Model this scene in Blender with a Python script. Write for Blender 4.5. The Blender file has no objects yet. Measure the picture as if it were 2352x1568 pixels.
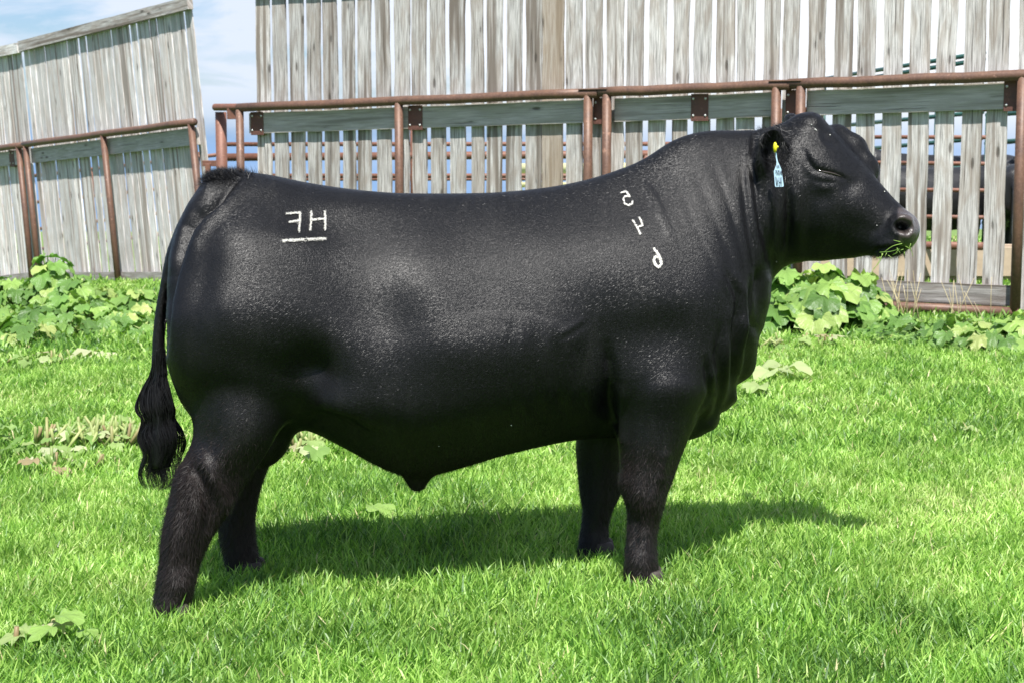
import bpy, bmesh, math, random
import numpy as np
from mathutils import Vector, Matrix, noise as mnoise
from mathutils.bvhtree import BVHTree
rng = np.random.default_rng(7); random.seed(7)
SC = bpy.context.scene; COL = SC.collection
# ------------------------------------------------------------ camera, sky, sun, exposure
FU = 3894.0; PITCH = math.atan((784-330)/FU); CAMH = 1.43
cd = bpy.data.cameras.new('camera'); cam = bpy.data.objects.new('camera', cd); COL.objects.link(cam)
cam.location = (0, 0, CAMH); cam.rotation_euler = (math.pi/2-PITCH, 0, 0)
cd.sensor_width = 36; cd.lens = FU/2352*36; cd.clip_start = .1; cd.clip_end = 5000
cd.dof.use_dof = True; cd.dof.focus_distance = 5.3; cd.dof.aperture_fstop = 11.0
SC.camera = cam
SUN_EL = math.radians(60.5); SUN_AZ = math.radians(0.5)      # azimuth seen from behind the camera, negative = sun a little to the left
sd = bpy.data.lights.new('sun', 'SUN'); sun = bpy.data.objects.new('sun', sd); COL.objects.link(sun)
sd.energy = 5.0; sd.angle = math.radians(.53); sd.color = (1, .965, .91)
sdir = Vector((math.sin(SUN_AZ)*math.cos(SUN_EL), -math.cos(SUN_AZ)*math.cos(SUN_EL), math.sin(SUN_EL)))
sun.rotation_euler = sdir.to_track_quat('Z', 'Y').to_euler(); sun.location = (0, -5, 12)
SC.view_settings.view_transform = 'Standard'; SC.view_settings.look = 'None'
SC.view_settings.gamma = 1; SC.view_settings.exposure = 0.8
SC.view_settings.use_curve_mapping = False

class NT:
    def __init__(s, tree): s.t = tree; s.n = tree.nodes; s.l = tree.links
    def node(s, typ, ins=None, **kw):
        n = s.n.new(typ)
        for k, v in kw.items(): setattr(n, k, v)
        if ins:
            for k, v in ins.items():
                if isinstance(v, bpy.types.NodeSocket): s.l.new(v, n.inputs[k])
                else: n.inputs[k].default_value = v
        return n
    def math(s, op, a, b=0.0, c=0.0, clamp=False):
        n = s.node('ShaderNodeMath', {0: a, 1: b, 2: c}, operation=op); n.use_clamp = clamp; return n.outputs[0]
    def mix(s, f, a, b, blend='MIX'):
        n = s.node('ShaderNodeMix', data_type='RGBA', blend_type=blend)
        for i, v in ((0, f), (6, a), (7, b)):
            if isinstance(v, bpy.types.NodeSocket): s.l.new(v, n.inputs[i])
            else: n.inputs[i].default_value = v if i == 0 else (*v, 1)
        return n.outputs[2]
    def ramp(s, f, stops):
        n = s.node('ShaderNodeValToRGB', {0: f}); e = n.color_ramp.elements
        while len(e) < len(stops): e.new(.5)
        for i, (p, c) in enumerate(stops):
            e[i].position = p; e[i].color = (c, c, c, 1) if isinstance(c, (int, float)) else (*c, 1)
        return n.outputs[0]
    def noise(s, vec, scale, detail=3, rough=.5, dist=0):
        return s.node('ShaderNodeTexNoise', {'Vector': vec, 'Scale': scale, 'Detail': detail, 'Roughness': rough, 'Distortion': dist}).outputs[0]
    def scale(s, vec, xyz):
        return s.node('ShaderNodeMapping', {'Vector': vec, 'Scale': xyz}).outputs[0]

w = bpy.data.worlds.new('World'); SC.world = w; w.use_nodes = True
W = NT(w.node_tree); W.n.clear()
tc = W.node('ShaderNodeTexCoord').outputs['Generated']
sx = W.node('ShaderNodeSeparateXYZ', {0: tc})
sky = W.node('ShaderNodeTexSky', sky_type='NISHITA')
sky.sun_disc = False; sky.sun_elevation = SUN_EL; sky.sun_rotation = math.pi-SUN_AZ
sky.air_density = 1.0; sky.dust_density = .6; sky.ozone_density = 2.5
cn = W.noise(W.scale(tc, (5, 5, 17)), 2.9, 6, .58, .4)
lift = W.math('MULTIPLY_ADD', sx.outputs[0], .85, W.math('MULTIPLY', sx.outputs[2], 1.6))
m0 = W.math('ADD', W.math('ADD', cn, lift), W.math('MULTIPLY', W.math('MULTIPLY', sx.outputs[1], -1), .0))
low = W.ramp(W.math('MULTIPLY_ADD', sx.outputs[2], 5, .5), [(.48, 1), (.66, 0)])
mask = W.math('MULTIPLY', W.ramp(m0, [(.27, .05), (.50, 1)]), W.math('MULTIPLY', W.math('MULTIPLY_ADD', low, -.8, 1), W.ramp(sx.outputs[2], [(.12, 1), (.40, .32)])))
deep = W.mix(low, W.mix(1, sky.outputs[0], (.75, .88, 1.1), 'MULTIPLY'), (2.6, 4.3, 7.2))
side = W.ramp(W.math('MULTIPLY_ADD', sx.outputs[0], 1, .5), [(.36, 0), (.56, 1)])
cl = W.mix(mask, deep, W.mix(side, (6.4, 7.1, 8.3), (9.0, 9.3, 9.8)))
bg = W.node('ShaderNodeBackground', {'Color': cl, 'Strength': .072})
W.l.new(bg.outputs[0], W.node('ShaderNodeOutputWorld').inputs[0])

# ------------------------------------------------------------ helpers
cP, sP = math.cos(PITCH), math.sin(PITCH)
def P(u, v, Y):                       # a reading of the photograph (2352 x 1568 grid) taken at the distance Y where the thing stands
    d = np.array([u-1176, FU*cP+(784-v)*sP, -FU*sP+(784-v)*cP]); d = d/d[1]*Y; d[2] += CAMH
    return d
def proj(V):
    x, y, z = V[:, 0], V[:, 1], V[:, 2]-CAMH
    dep = y*cP-z*sP; up = y*sP+z*cP
    return 1176+FU*x/dep, 784-FU*up/dep
def ground(x, y):
    x = np.asarray(x, float); y = np.asarray(y, float)
    zl = .045*np.maximum(np.minimum(x, 0), -30)*(1+.04*np.clip(y-6, 0, 22))
    zr = .045*1.6*(1-np.exp(-np.maximum(x, 0)/1.6))*np.clip((14-y)/7, 0, 1)
    drop = .05*np.clip(y-24, 0, None)
    return zl+zr-drop-.006
def tag(o, label=None, cat=None, group=None, kind=None):
    for k, v in (('label', label), ('category', cat), ('group', group), ('kind', kind)):
        if v: o[k] = v
    return o
def thing(name, loc, label, cat, group=None):
    o = bpy.data.objects.new(name, None); COL.objects.link(o); o.location = loc; o.empty_display_size = .1
    bpy.context.view_layer.update()
    return tag(o, label, cat, group)
def link(name, me, mat, parent=None, smooth=True):
    o = bpy.data.objects.new(name, me); COL.objects.link(o)
    if mat:
        me.materials.clear()
        for m_ in (mat if isinstance(mat, (list, tuple)) else [mat]): me.materials.append(m_)
    me.polygons.foreach_set('use_smooth', np.full(len(me.polygons), bool(smooth)))
    if parent:
        o.parent = parent
        if parent.parent is None: o.matrix_parent_inverse = Matrix.Translation(parent.location).inverted()
    return o
def np_mesh(name, V, F, attrs=None, uv=None):      # F: list of (n,k) int arrays
    me = bpy.data.meshes.new(name)
    F = [np.asarray(f) for f in (F if isinstance(F, list) else [F])]
    li = np.concatenate([f.ravel() for f in F]); tot = np.concatenate([np.full(len(f), f.shape[1]) for f in F])
    me.vertices.add(len(V)); me.vertices.foreach_set('co', np.ascontiguousarray(V, dtype=np.float32).ravel())
    me.loops.add(len(li)); me.loops.foreach_set('vertex_index', li.astype(np.int32))
    me.polygons.add(len(tot)); me.polygons.foreach_set('loop_start', np.concatenate([[0], np.cumsum(tot)[:-1]]).astype(np.int32))
    me.polygons.foreach_set('loop_total', tot.astype(np.int32))
    me.update(calc_edges=True)
    for k, a in (attrs or {}).items():
        at = me.attributes.new(k, 'FLOAT', 'POINT'); at.data.foreach_set('value', np.asarray(a, dtype=np.float32))
    if uv is not None:
        l = me.uv_layers.new(name='UVMap'); l.data.foreach_set('uv', np.asarray(uv, dtype=np.float32)[li].ravel())
    return me
class MB:                              # collects boxes, tubes and strips into one mesh
    def __init__(s): s.V = []; s.F4 = []; s.F3 = []; s.n = 0; s.A = []; s.U = []
    def add(s, V, F4=None, F3=None, a=0., uv=None):
        V = np.asarray(V, float); k = len(V)
        s.V.append(V); s.A.append(np.full(k, a) if np.isscalar(a) else np.asarray(a)); s.U.append(np.zeros((k, 2)) if uv is None else np.asarray(uv))
        if F4 is not None and len(F4): s.F4.append(np.asarray(F4)+s.n)
        if F3 is not None and len(F3): s.F3.append(np.asarray(F3)+s.n)
        s.n += k
    def tube(s, pts, r, n=12, a=0., cap=True):
        pts = [np.asarray(p, float) for p in pts]; m = len(pts); r = [r]*m if np.isscalar(r) else r
        V = []; t0 = None
        for i, p in enumerate(pts):
            d = pts[min(i+1, m-1)]-pts[max(i-1, 0)]; d = d/(np.linalg.norm(d)+1e-9)
            if t0 is None: t0 = np.cross(d, (0, 0, 1) if abs(d[2]) < .9 else (0, 1, 0))
            t0 = t0-d*t0.dot(d); t0 /= np.linalg.norm(t0)+1e-9; b = np.cross(d, t0)
            for k in range(n):
                an = 2*math.pi*k/n; V.append(p+r[i]*(math.cos(an)*t0+math.sin(an)*b))
        F = [[i*n+k, i*n+(k+1) % n, (i+1)*n+(k+1) % n, (i+1)*n+k] for i in range(m-1) for k in range(n)]
        F3 = []
        if cap:
            V += [pts[0], pts[-1]]; c = m*n
            F3 = [[c, (k+1) % n, k] for k in range(n)]+[[c+1, (m-1)*n+k, (m-1)*n+(k+1) % n] for k in range(n)]
        s.add(V, F, F3, a)
    def box(s, c, ax, ay, az, a=0., cut=.004):       # chamfered box from centre and three half-axis vectors
        c, ax, ay, az = [np.asarray(q, float) for q in (c, ax, ay, az)]
        bm = bmesh.new(); bmesh.ops.create_cube(bm, size=2)
        M = np.array([ax, ay, az])
        for v in bm.verts: v.co = Vector(c+np.array(v.co)@M)
        m_ = min(np.linalg.norm(q) for q in (ax, ay, az))
        if cut: bmesh.ops.bevel(bm, geom=bm.edges[:], offset=min(cut, m_*.6), segments=1, affect='EDGES')
        bmesh.ops.triangulate(bm, faces=bm.faces[:]); bm.verts.index_update()
        s.add([tuple(v.co) for v in bm.verts], None, [[v.index for v in f.verts] for f in bm.faces], a); bm.free()
    def build(s, name, mat, parent=None, smooth=True, sharp=None):
        F = []
        if s.F4: F.append(np.concatenate(s.F4))
        if s.F3: F.append(np.concatenate(s.F3))
        me = np_mesh(name, np.concatenate(s.V), F, {'rnd': np.concatenate(s.A)}, np.concatenate(s.U))
        return link(name, me, mat, parent, smooth)

# ------------------------------------------------------------ materials
def newmat(name):
    m = bpy.data.materials.new(name); m.use_nodes = True; T = NT(m.node_tree); T.n.clear()
    return m, T
def finish(T, sh): T.l.new(sh, T.node('ShaderNodeOutputMaterial').inputs[0])
def bump(T, h, st, dist=.01): return T.node('ShaderNodeBump', {'Height': h, 'Strength': st, 'Distance': dist}).outputs[0]
def attr(T, n): return T.node('ShaderNodeAttribute', attribute_name=n)
def simple(name, col, rough=.5, metal=0., bs=0, nscale=30, var=.0, spec=.5):
    m, T = newmat(name); oc = T.node('ShaderNodeTexCoord').outputs['Object']
    nz = T.noise(oc, nscale, 4)
    c = T.mix(nz, tuple(x*(1-var) for x in col), tuple(min(1, x*(1+var)) for x in col))
    ins = {'Base Color': c, 'Roughness': rough, 'Metallic': metal, 'Specular IOR Level': spec}
    if bs: ins['Normal'] = bump(T, nz, bs)
    finish(T, T.node('ShaderNodeBsdfPrincipled', ins).outputs[0]); return m
def wood_mat(name, lo, hi, warm, moss=0.):
    m, T = newmat(name); uv = T.node('ShaderNodeTexCoord').outputs['UV']; r = attr(T, 'rnd').outputs['Fac']
    off = T.node('ShaderNodeVectorMath', {0: uv, 1: T.node('ShaderNodeCombineXYZ', {0: T.math('MULTIPLY', r, 37), 1: T.math('MULTIPLY', r, 91)}).outputs[0]}, operation='ADD').outputs[0]
    grain = T.noise(T.scale(off, (95, 3.2, 1)), 1, 6, .62, .25)
    fine = T.noise(T.scale(off, (420, 14, 1)), 1, 3, .6)
    blot = T.noise(T.scale(off, (9, 2.2, 1)), 1, 4, .6, .6)
    band = T.noise(T.scale(off, (16, .5, 1)), 1, 2, .5)
    vor = T.node('ShaderNodeTexVoronoi', {'Vector': T.scale(off, (8, 2.4, 1)), 'Scale': 1.0, 'Randomness': 1.0}, feature='F1').outputs['Distance']
    knot = T.ramp(vor, [(.05, 1), (.10, .8), (.13, .25), (.24, 0)])
    crack = T.ramp(T.noise(T.scale(off, (60, 1.1, 1)), 1, 3, .5), [(.30, 1), (.355, 0)])
    c = T.mix(T.ramp(grain, [(.36, 0), (.6, 1)]), lo, hi)
    c = T.mix(T.math('MULTIPLY', T.ramp(blot, [(.45, 0), (.62, 1)]), .6), c, warm)
    c = T.mix(T.ramp(T.math('ADD', band, T.math('MULTIPLY', T.math('FRACT', T.math('MULTIPLY', r, 11.7)), .16)), [(.42, .95), (.56, 0)]), c, tuple(x*.55 for x in warm))
    bright = T.math('MULTIPLY_ADD', T.math('FRACT', T.math('MULTIPLY', r, 7.31)), .42, .70)
    c = T.mix(1, c, T.node('ShaderNodeCombineXYZ', {0: bright, 1: bright, 2: bright}).outputs[0], 'MULTIPLY')
    tan = T.math('GREATER_THAN', r, .985)
    c = T.mix(T.math('MULTIPLY', tan, .55), c, T.mix(grain, (.24, .17, .105), (.46, .35, .235)))
    c = T.mix(T.math('MULTIPLY', T.math('MULTIPLY', T.math('FRACT', T.math('MULTIPLY', r, 3.7)), 1), .30), c, tuple(x*.62 for x in warm))
    c = T.mix(T.math('MULTIPLY', knot, .8), c, (.06, .048, .038)); c = T.mix(T.math('MULTIPLY', crack, .7), c, (.07, .06, .05))
    if moss: c = T.mix(T.math('MULTIPLY', T.ramp(blot, [(.45, 0), (.7, 1)]), moss), c, (.10, .13, .07))
    h = T.math('ADD', T.math('MULTIPLY', grain, .7), T.math('MULTIPLY', fine, .4)); h = T.math('SUBTRACT', h, T.math('MULTIPLY', T.math('ADD', knot, crack), .8))
    finish(T, T.node('ShaderNodeBsdfPrincipled', {'Base Color': c, 'Roughness': .82, 'Specular IOR Level': .25, 'Normal': bump(T, h, 1., .006)}).outputs[0])
    return m
M_board = wood_mat('weathered_boards', (.27, .257, .243), (.76, .74, .715), (.36, .30, .25))
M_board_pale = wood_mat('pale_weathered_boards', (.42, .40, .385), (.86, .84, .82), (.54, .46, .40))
M_plank = wood_mat('weathered_plank', (.40, .365, .34), (.68, .63, .60), (.48, .44, .38), .12)
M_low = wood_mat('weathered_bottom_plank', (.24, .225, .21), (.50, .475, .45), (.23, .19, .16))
def rust_mat(name, base, dark, light, rough=.5):
    m, T = newmat(name); oc = T.node('ShaderNodeTexCoord').outputs['Object']
    a = T.noise(T.scale(oc, (3, 3, 3)), 3, 5, .6, .4); b = T.noise(oc, 60, 4, .6); sp = T.ramp(T.noise(oc, 23, 2), [(.68, 0), (.74, 1)])
    c = T.mix(T.ramp(a, [(.35, 0), (.65, 1)]), base, dark); c = T.mix(T.math('MULTIPLY', T.ramp(b, [(.45, 0), (.7, 1)]), .45), c, light)
    c = T.mix(T.math('MULTIPLY', sp, .6), c, tuple(x*1.5 for x in light))
    finish(T, T.node('ShaderNodeBsdfPrincipled', {'Base Color': c, 'Roughness': T.math('MULTIPLY_ADD', b, .25, rough-.1), 'Metallic': .1, 'Normal': bump(T, b, .35, .003)}).outputs[0]); return m
M_rust = rust_mat('rusty_pipe', (.145, .076, .047), (.098, .053, .038), (.24, .135, .095), .5)
M_rust2 = rust_mat('orange_rusty_pipe', (.20, .085, .055), (.14, .066, .046), (.28, .14, .095), .55)
M_plate = rust_mat('dark_rusty_plate', (.14, .058, .042), (.10, .048, .038), (.20, .09, .065), .6)
M_green = simple('dark_green_pipe_paint', (.035, .10, .085), .4, 0, .1, 40, .25)
M_yellow = simple('pale_yellow_pipe_paint', (.72, .68, .38), .5, 0, .1, 20, .15)
M_zinc = simple('zinc_bolt_head', (.72, .72, .70), .4, .3)
M_hoof = simple('dusty_hoof_horn', (.045, .036, .03), .7, 0, .5, 60, .4)
M_btn = simple('yellow_tag_plastic', (.75, .68, .02), .35)
M_tag = simple('pale_blue_tag_plastic', (.50, .70, .86), .4, 0, 0, 30, .06)
M_eye = simple('wet_dark_eye', (.03, .022, .016), .08, 0, 0, 30, .2, 1.)
M_ink = simple('dark_tag_ink', (.012, .015, .04), .6)
M_brand = simple('white_brand_hair', (.80, .79, .73), .7, 0, 0, 300, .15)
M_trough = simple('tan_concrete', (.42, .33, .24), .9, 0, .3, 20, .2)

def leafmat(name, stops, trans=.35, rough=.45, veins=False, spec=.4):
    m, T = newmat(name); r = attr(T, 'rnd').outputs['Fac']; oc = T.node('ShaderNodeTexCoord')
    c = T.ramp(r, stops)
    c = T.mix(1, c, T.ramp(T.noise(oc.outputs['Object'], 3, 3), [(.3, .78), (.7, 1.18)]), 'MULTIPLY')
    nrm = None
    if veins:
        uv = T.node('ShaderNodeSeparateXYZ', {0: oc.outputs['UV']})     # uv = polar angle, radius
        vn = T.node('ShaderNodeTexWave', {'Vector': T.node('ShaderNodeCombineXYZ', {0: uv.outputs[0]}).outputs[0], 'Scale': 2.2, 'Distortion': 1.5, 'Detail': 2}, wave_type='BANDS').outputs['Fac']
        vl = T.ramp(vn, [(.9, 0), (1, 1)])
        c = T.mix(T.math('MULTIPLY', vl, .3), c, (.38, .52, .22))
        nz = T.noise(oc.outputs['Object'], 45, 3)
        nrm = bump(T, T.math('ADD', nz, T.math('MULTIPLY', vl, .6)), .55, .012)
    ins = {'Base Color': c, 'Roughness': rough, 'Specular IOR Level': spec}; ti = {'Color': T.mix(1, c, (1.0, 1.25, .55), 'MULTIPLY')}
    if nrm: ins['Normal'] = nrm; ti['Normal'] = nrm
    a = T.node('ShaderNodeBsdfPrincipled', ins).outputs[0]; b = T.node('ShaderNodeBsdfTranslucent', ti).outputs[0]
    finish(T, T.node('ShaderNodeMixShader', {0: trans, 1: a, 2: b}).outputs[0]); return m
M_grass = leafmat('grass_blades', [(0, (.07, .17, .03)), (.3, (.20, .38, .06)), (.62, (.37, .56, .12)), (.9, (.55, .70, .24)), (1, (.62, .56, .30))], .38, .42)
M_leaf = leafmat('broad_leaf', [(0, (.05, .12, .025)), (.45, (.16, .31, .065)), (.85, (.30, .46, .11)), (1, (.46, .52, .18))], .3, .38, True)
M_wilt = leafmat('wilted_leaf', [(0, (.15, .27, .06)), (.5, (.27, .37, .12)), (.8, (.44, .48, .27)), (1, (.30, .23, .12))], .25, .6)
M_stem = leafmat('pale_stem', [(0, (.20, .32, .08)), (.6, (.36, .41, .15)), (1, (.28, .20, .10))], .15, .5)
M_dry = leafmat('dry_straw', [(0, (.45, .36, .20)), (1, (.66, .56, .36))], .2, .7)
m, T = newmat('pasture_soil'); oc = T.node('ShaderNodeTexCoord').outputs['Object']
c = T.mix(T.ramp(T.noise(oc, 5, 5, .6), [(.35, 0), (.65, 1)]), (.035, .075, .014), (.075, .14, .03))
far = T.ramp(T.math('MULTIPLY', T.node('ShaderNodeSeparateXYZ', {0: oc}).outputs[1], .02), [(.4, 0), (.8, 1)])
c = T.mix(far, c, T.mix(T.noise(oc, .15, 4), (.10, .19, .05), (.20, .27, .09)))
finish(T, T.node('ShaderNodeBsdfPrincipled', {'Base Color': c, 'Roughness': .95, 'Specular IOR Level': .1, 'Normal': bump(T, T.noise(oc, 40, 4), .6, .02)}).outputs[0]); M_soil = m

m, T = newmat('black_coat')
oc = T.node('ShaderNodeTexCoord').outputs['Object']
fz = T.noise(T.scale(oc, (1.6, 1, 1)), 150, 3, .7); fz2 = T.noise(T.scale(oc, (1, 1, 1)), 22, 4, .6)
brown = attr(T, 'brown').outputs['Fac']; skin = attr(T, 'skin').outputs['Fac']; dark = attr(T, 'pit').outputs['Fac']
c = T.mix(brown, (.006, .006, .0065), T.mix(T.ramp(fz2, [(.4, 0), (.65, 1)]), (.010, .008, .007), (.028, .017, .013)))
c = T.mix(skin, c, T.mix(fz2, (.022, .017, .016), (.085, .069, .064))); c = T.mix(attr(T, 'stain').outputs['Fac'], c, (.035, .07, .012)); c = T.mix(dark, c, (.004, .0035, .0035))
dustm = T.math('MULTIPLY', T.ramp(T.noise(T.scale(oc, (3.2, 1, .8)), 4, 5, .65, .4), [(.52, 0), (.72, 1)]), T.ramp(fz, [(.42, 0), (.6, 1)]))
c = T.mix(T.math('MULTIPLY', dustm, T.math('SUBTRACT', .5, T.math('MULTIPLY', skin, .5))), c, (.05, .048, .045))
ro = T.math('MULTIPLY_ADD', skin, -.06, T.math('MULTIPLY_ADD', T.noise(T.scale(oc, (1, 1, .6)), 5, 4, .6), .14, .25))
h = T.math('MULTIPLY', fz, T.math('SUBTRACT', 1, T.math('MULTIPLY', skin, .45)))
bs = T.node('ShaderNodeBsdfPrincipled', {'Base Color': c, 'Roughness': ro, 'Specular IOR Level': T.math('MULTIPLY_ADD', skin, .2, .26), 'Normal': bump(T, h, .4, .006)})
finish(T, bs.outputs[0]); M_coat = m
m, T = newmat('coat_hair'); r = attr(T, 'rnd').outputs['Fac']; br = attr(T, 'brown').outputs['Fac']
c = T.mix(br, T.mix(r, (.005, .005, .0055), (.016, .016, .017)), T.mix(r, (.009, .006, .005), (.036, .021, .016)))
finish(T, T.node('ShaderNodeBsdfPrincipled', {'Base Color': c, 'Roughness': T.math('MULTIPLY_ADD', br, .26, .37), 'Specular IOR Level': T.math('MULTIPLY_ADD', br, -.32, .34)}).outputs[0]); M_hair = m

# ------------------------------------------------------------ ground
def axis(lo, hi, fine_lo, fine_hi, st):
    a = list(np.arange(fine_lo, fine_hi, st)); s = st; x = fine_lo
    while x > lo: s *= 1.35; x -= s; a.insert(0, x)
    s = st; x = a[-1]
    while x < hi: s *= 1.35; x += s; a.append(x)
    return np.array(a)
gx = axis(-900, 900, -12, 12, .25); gy = axis(-60, 1400, -2, 30, .25)
X, Y = np.meshgrid(gx, gy); Z = ground(X, Y)
Z = Z + .012*np.sin(X*3.1+1.3*np.sin(Y*1.7))*np.cos(Y*2.3+X)*(Y < 24)
V = np.stack([X, Y, Z], -1).reshape(-1, 3); nx = len(gx); ny = len(gy)
I, J = np.meshgrid(np.arange(nx-1), np.arange(ny-1)); q = (J*nx+I).ravel()
tag(link('ground', np_mesh('ground', V, np.stack([q, q+1, q+nx+1, q+nx], 1)), M_soil), kind='structure')

# ------------------------------------------------------------ bull
def cr(S, k=6):                       # Catmull-Rom through station vectors
    S = np.array(S, float); out = []
    for i in range(len(S)-1):
        p0, p1, p2, p3 = S[max(i-1, 0)], S[i], S[i+1], S[min(i+2, len(S)-1)]
        for j in range(k):
            t = j/k; out.append(.5*(2*p1+(p2-p0)*t+(2*p0-5*p1+4*p2-p3)*t*t+(3*p1-p0-3*p2+p3)*t**3))
    out.append(S[-1]); return np.array(out)
def loft(mb, stations, n=44, e=.85, yaw=0., k=6):
    # station: uA, vA, uB, vB, Yc, w0..w4  (A = upper/front edge, B = lower/back edge, w = half widths from A to B)
    S = cr(stations, k); lat = np.array([math.sin(yaw), math.cos(yaw), 0]); V = []
    for s in S:
        A = P(s[0], s[1], s[4]); B = P(s[2], s[3], s[4])
        for i in range(n):
            th = 2*math.pi*i/n; t = (1-math.cos(th))/2; sn = math.sin(th)
            wd = np.interp(t, [0, .25, .5, .75, 1], s[5:10]); V.append(A+(B-A)*t+lat*(wd*abs(sn)**e*(1 if sn >= 0 else -1)))
    m_ = len(S); c0 = np.mean(V[:n], 0); c1 = np.mean(V[-n:], 0); V += [c0, c1]
    F = [[i*n+j, i*n+(j+1) % n, (i+1)*n+(j+1) % n, (i+1)*n+j] for i in range(m_-1) for j in range(n)]
    F3 = [[m_*n, (j+1) % n, j] for j in range(n)]+[[m_*n+1, (m_-1)*n+j, (m_-1)*n+(j+1) % n] for j in range(n)]
    mb.add(V, F, F3)
def ball(mb, c, r, n=24, axes=None):
    ph = np.linspace(0, math.pi, n//2+1)[1:-1]; th = np.linspace(0, 2*math.pi, n, endpoint=False)
    V = [[math.sin(a)*math.cos(b), math.sin(a)*math.sin(b), math.cos(a)] for a in ph for b in th]+[[0, 0, 1], [0, 0, -1]]
    V = np.array(V)*np.array(r)
    if axes is not None: V = V@np.array(axes)
    V = V+np.array(c); k = len(ph)
    F = [[i*n+j, (i+1)*n+j, (i+1)*n+(j+1) % n, i*n+(j+1) % n] for i in range(k-1) for j in range(n)]
    F3 = [[k*n, j, (j+1) % n] for j in range(n)]+[[k*n+1, (k-1)*n+(j+1) % n, (k-1)*n+j] for j in range(n)]
    mb.add(V, F, F3)
def Yb(u): return 5.5+(u-1000)/708*.10
bull = thing('bull', (float(P(900, 1380, 5.5)[0]), 5.5, float(ground(-.3, 5.5))), 'large glossy black bull standing side on in the grass, facing right', 'bull')
B = MB()
def st(u, t, b, *w, du=0, dy=0): return [u, t, u+du, b, Yb(u)+dy, *w]
torso = [
 st(398, 655, 760, .05, .07, .08, .07, .05), st(402, 590, 840, .08, .15, .17, .16, .10), st(414, 535, 900, .10, .20, .24, .23, .14),
 st(434, 478, 945, .11, .235, .29, .28, .17), st(462, 432, 975, .12, .255, .325, .32, .2), st(505, 396, 985, .15, .285, .345, .34, .22),
 st(560, 393, 985, .17, .305, .36, .355, .24), st(620, 400, 985, .19, .32, .362, .36, .25), st(700, 417, 985, .20, .325, .36, .365, .25),
 st(790, 431, 1025, .20, .325, .37, .385, .25), st(880, 440, 1072, .20, .33, .385, .40, .25), st(960, 443, 1094, .20, .335, .39, .405, .24),
 st(1060, 443, 1072, .20, .335, .39, .40, .25), st(1150, 440, 1045, .20, .335, .385, .39, .26), st(1250, 430, 1022, .19, .33, .375, .38, .27),
 st(1340, 413, 1008, .18, .315, .365, .37, .28), st(1420, 388, 1005, .16, .295, .355, .36, .28), st(1480, 362, 1010, .15, .28, .345, .355, .27),
 st(1540, 322, 1015, .14, .265, .335, .35, .26), st(1600, 300, 1000, .14, .255, .32, .335, .22), st(1660, 295, 950, .15, .245, .29, .29, .14),
 st(1710, 300, 870, .15, .225, .24, .22, .08), st(1745, 330, 760, .12, .18, .18, .15, .06)]
loft(B, torso, e=.9)
# neck: sections run from the crest down to the throat and dewlap
neck = [
 [1560, 315, 1600, 1000, Yb(1560), .10, .22, .26, .22, .08], [1640, 297, 1672, 945, Yb(1640), .13, .225, .245, .18, .05],
 [1700, 297, 1705, 865, Yb(1700)-.01, .14, .215, .215, .15, .035], [1745, 296, 1730, 778, Yb(1745)-.015, .14, .205, .20, .14, .035],
 [1785, 285, 1757, 690, Yb(1785)-.02, .13, .19, .19, .14, .045], [1820, 275, 1790, 628, Yb(1800)-.025, .11, .165, .17, .13, .06],
 [1850, 275, 1830, 606, Yb(1820)-.03, .09, .14, .15, .12, .07]]
loft(B, neck, e=.85, yaw=.12)
# brisket / dewlap edge
dew = [[1690, 700, 1755, 695, Yb(1700)-.02, .05, .06, .05, .045, .035], [1680, 790, 1728, 790, Yb(1690)-.02, .05, .07, .06, .05, .03], [1655, 870, 1704, 872, Yb(1670)-.02, .06, .09, .08, .06, .035],
       [1625, 930, 1672, 938, Yb(1650)-.02, .08, .12, .11, .08, .045], [1580, 975, 1640, 978, Yb(1600)-.02, .08, .12, .12, .09, .05], [1560, 1005, 1605, 1005, Yb(1580)-.02, .06, .08, .08, .06, .05]]
loft(B, dew, e=.8)
# head
hy = .30
def Yh(u): return Yb(1800)-.03-(u-1800)/708*math.tan(hy)
def hs(ua, va, ub, vb, *w): return [ua, va, ub, vb, Yh((ua+ub)/2), *w]
head = [hs(1792, 300, 1785, 610, .06, .11, .12, .11, .06), hs(1818, 268, 1812, 608, .09, .13, .15, .135, .07), hs(1850, 258, 1845, 604, .095, .145, .155, .14, .075),
        hs(1880, 264, 1878, 603, .095, .15, .145, .13, .07), hs(1908, 292, 1905, 600, .098, .148, .132, .115, .06), hs(1945, 330, 1932, 597, .09, .13, .118, .10, .055),
        hs(1985, 375, 1955, 596, .078, .105, .105, .085, .05), hs(2022, 420, 1975, 592, .068, .085, .088, .075, .05), hs(2055, 457, 1990, 588, .06, .073, .078, .072, .055),
        hs(2080, 480, 2005, 589, .06, .076, .08, .077, .058), hs(2098, 493, 2025, 590, .06, .08, .085, .08, .06), hs(2109, 504, 2052, 590, .055, .075, .082, .075, .055), hs(2114, 520, 2078, 582, .04, .06, .065, .06, .04), hs(2114, 540, 2098, 568, .02, .03, .035, .03, .02)]
loft(B, head, e=.78, yaw=hy)
lat = np.array([math.sin(hy), math.cos(hy), 0])
pe = P(1905, 362, Yh(1905)); ball(B, P(1943, 350, Yh(1943))+lat*.085, (.068, .055, .068)); ball(B, P(1973, 390, Yh(1973))+lat*.08, (.062, .05, .062)); ball(B, P(1915, 318, Yh(1915))+lat*.08, (.050, .055, .050))
ball(B, P(1858, 288, Yh(1858)), (.055, .085, .045))
pm = P(2072, 520, Yh(2072)); ball(B, pm-lat*.058, (.046, .030, .046)); ball(B, pm+lat*.055, (.045, .036, .04))
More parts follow.
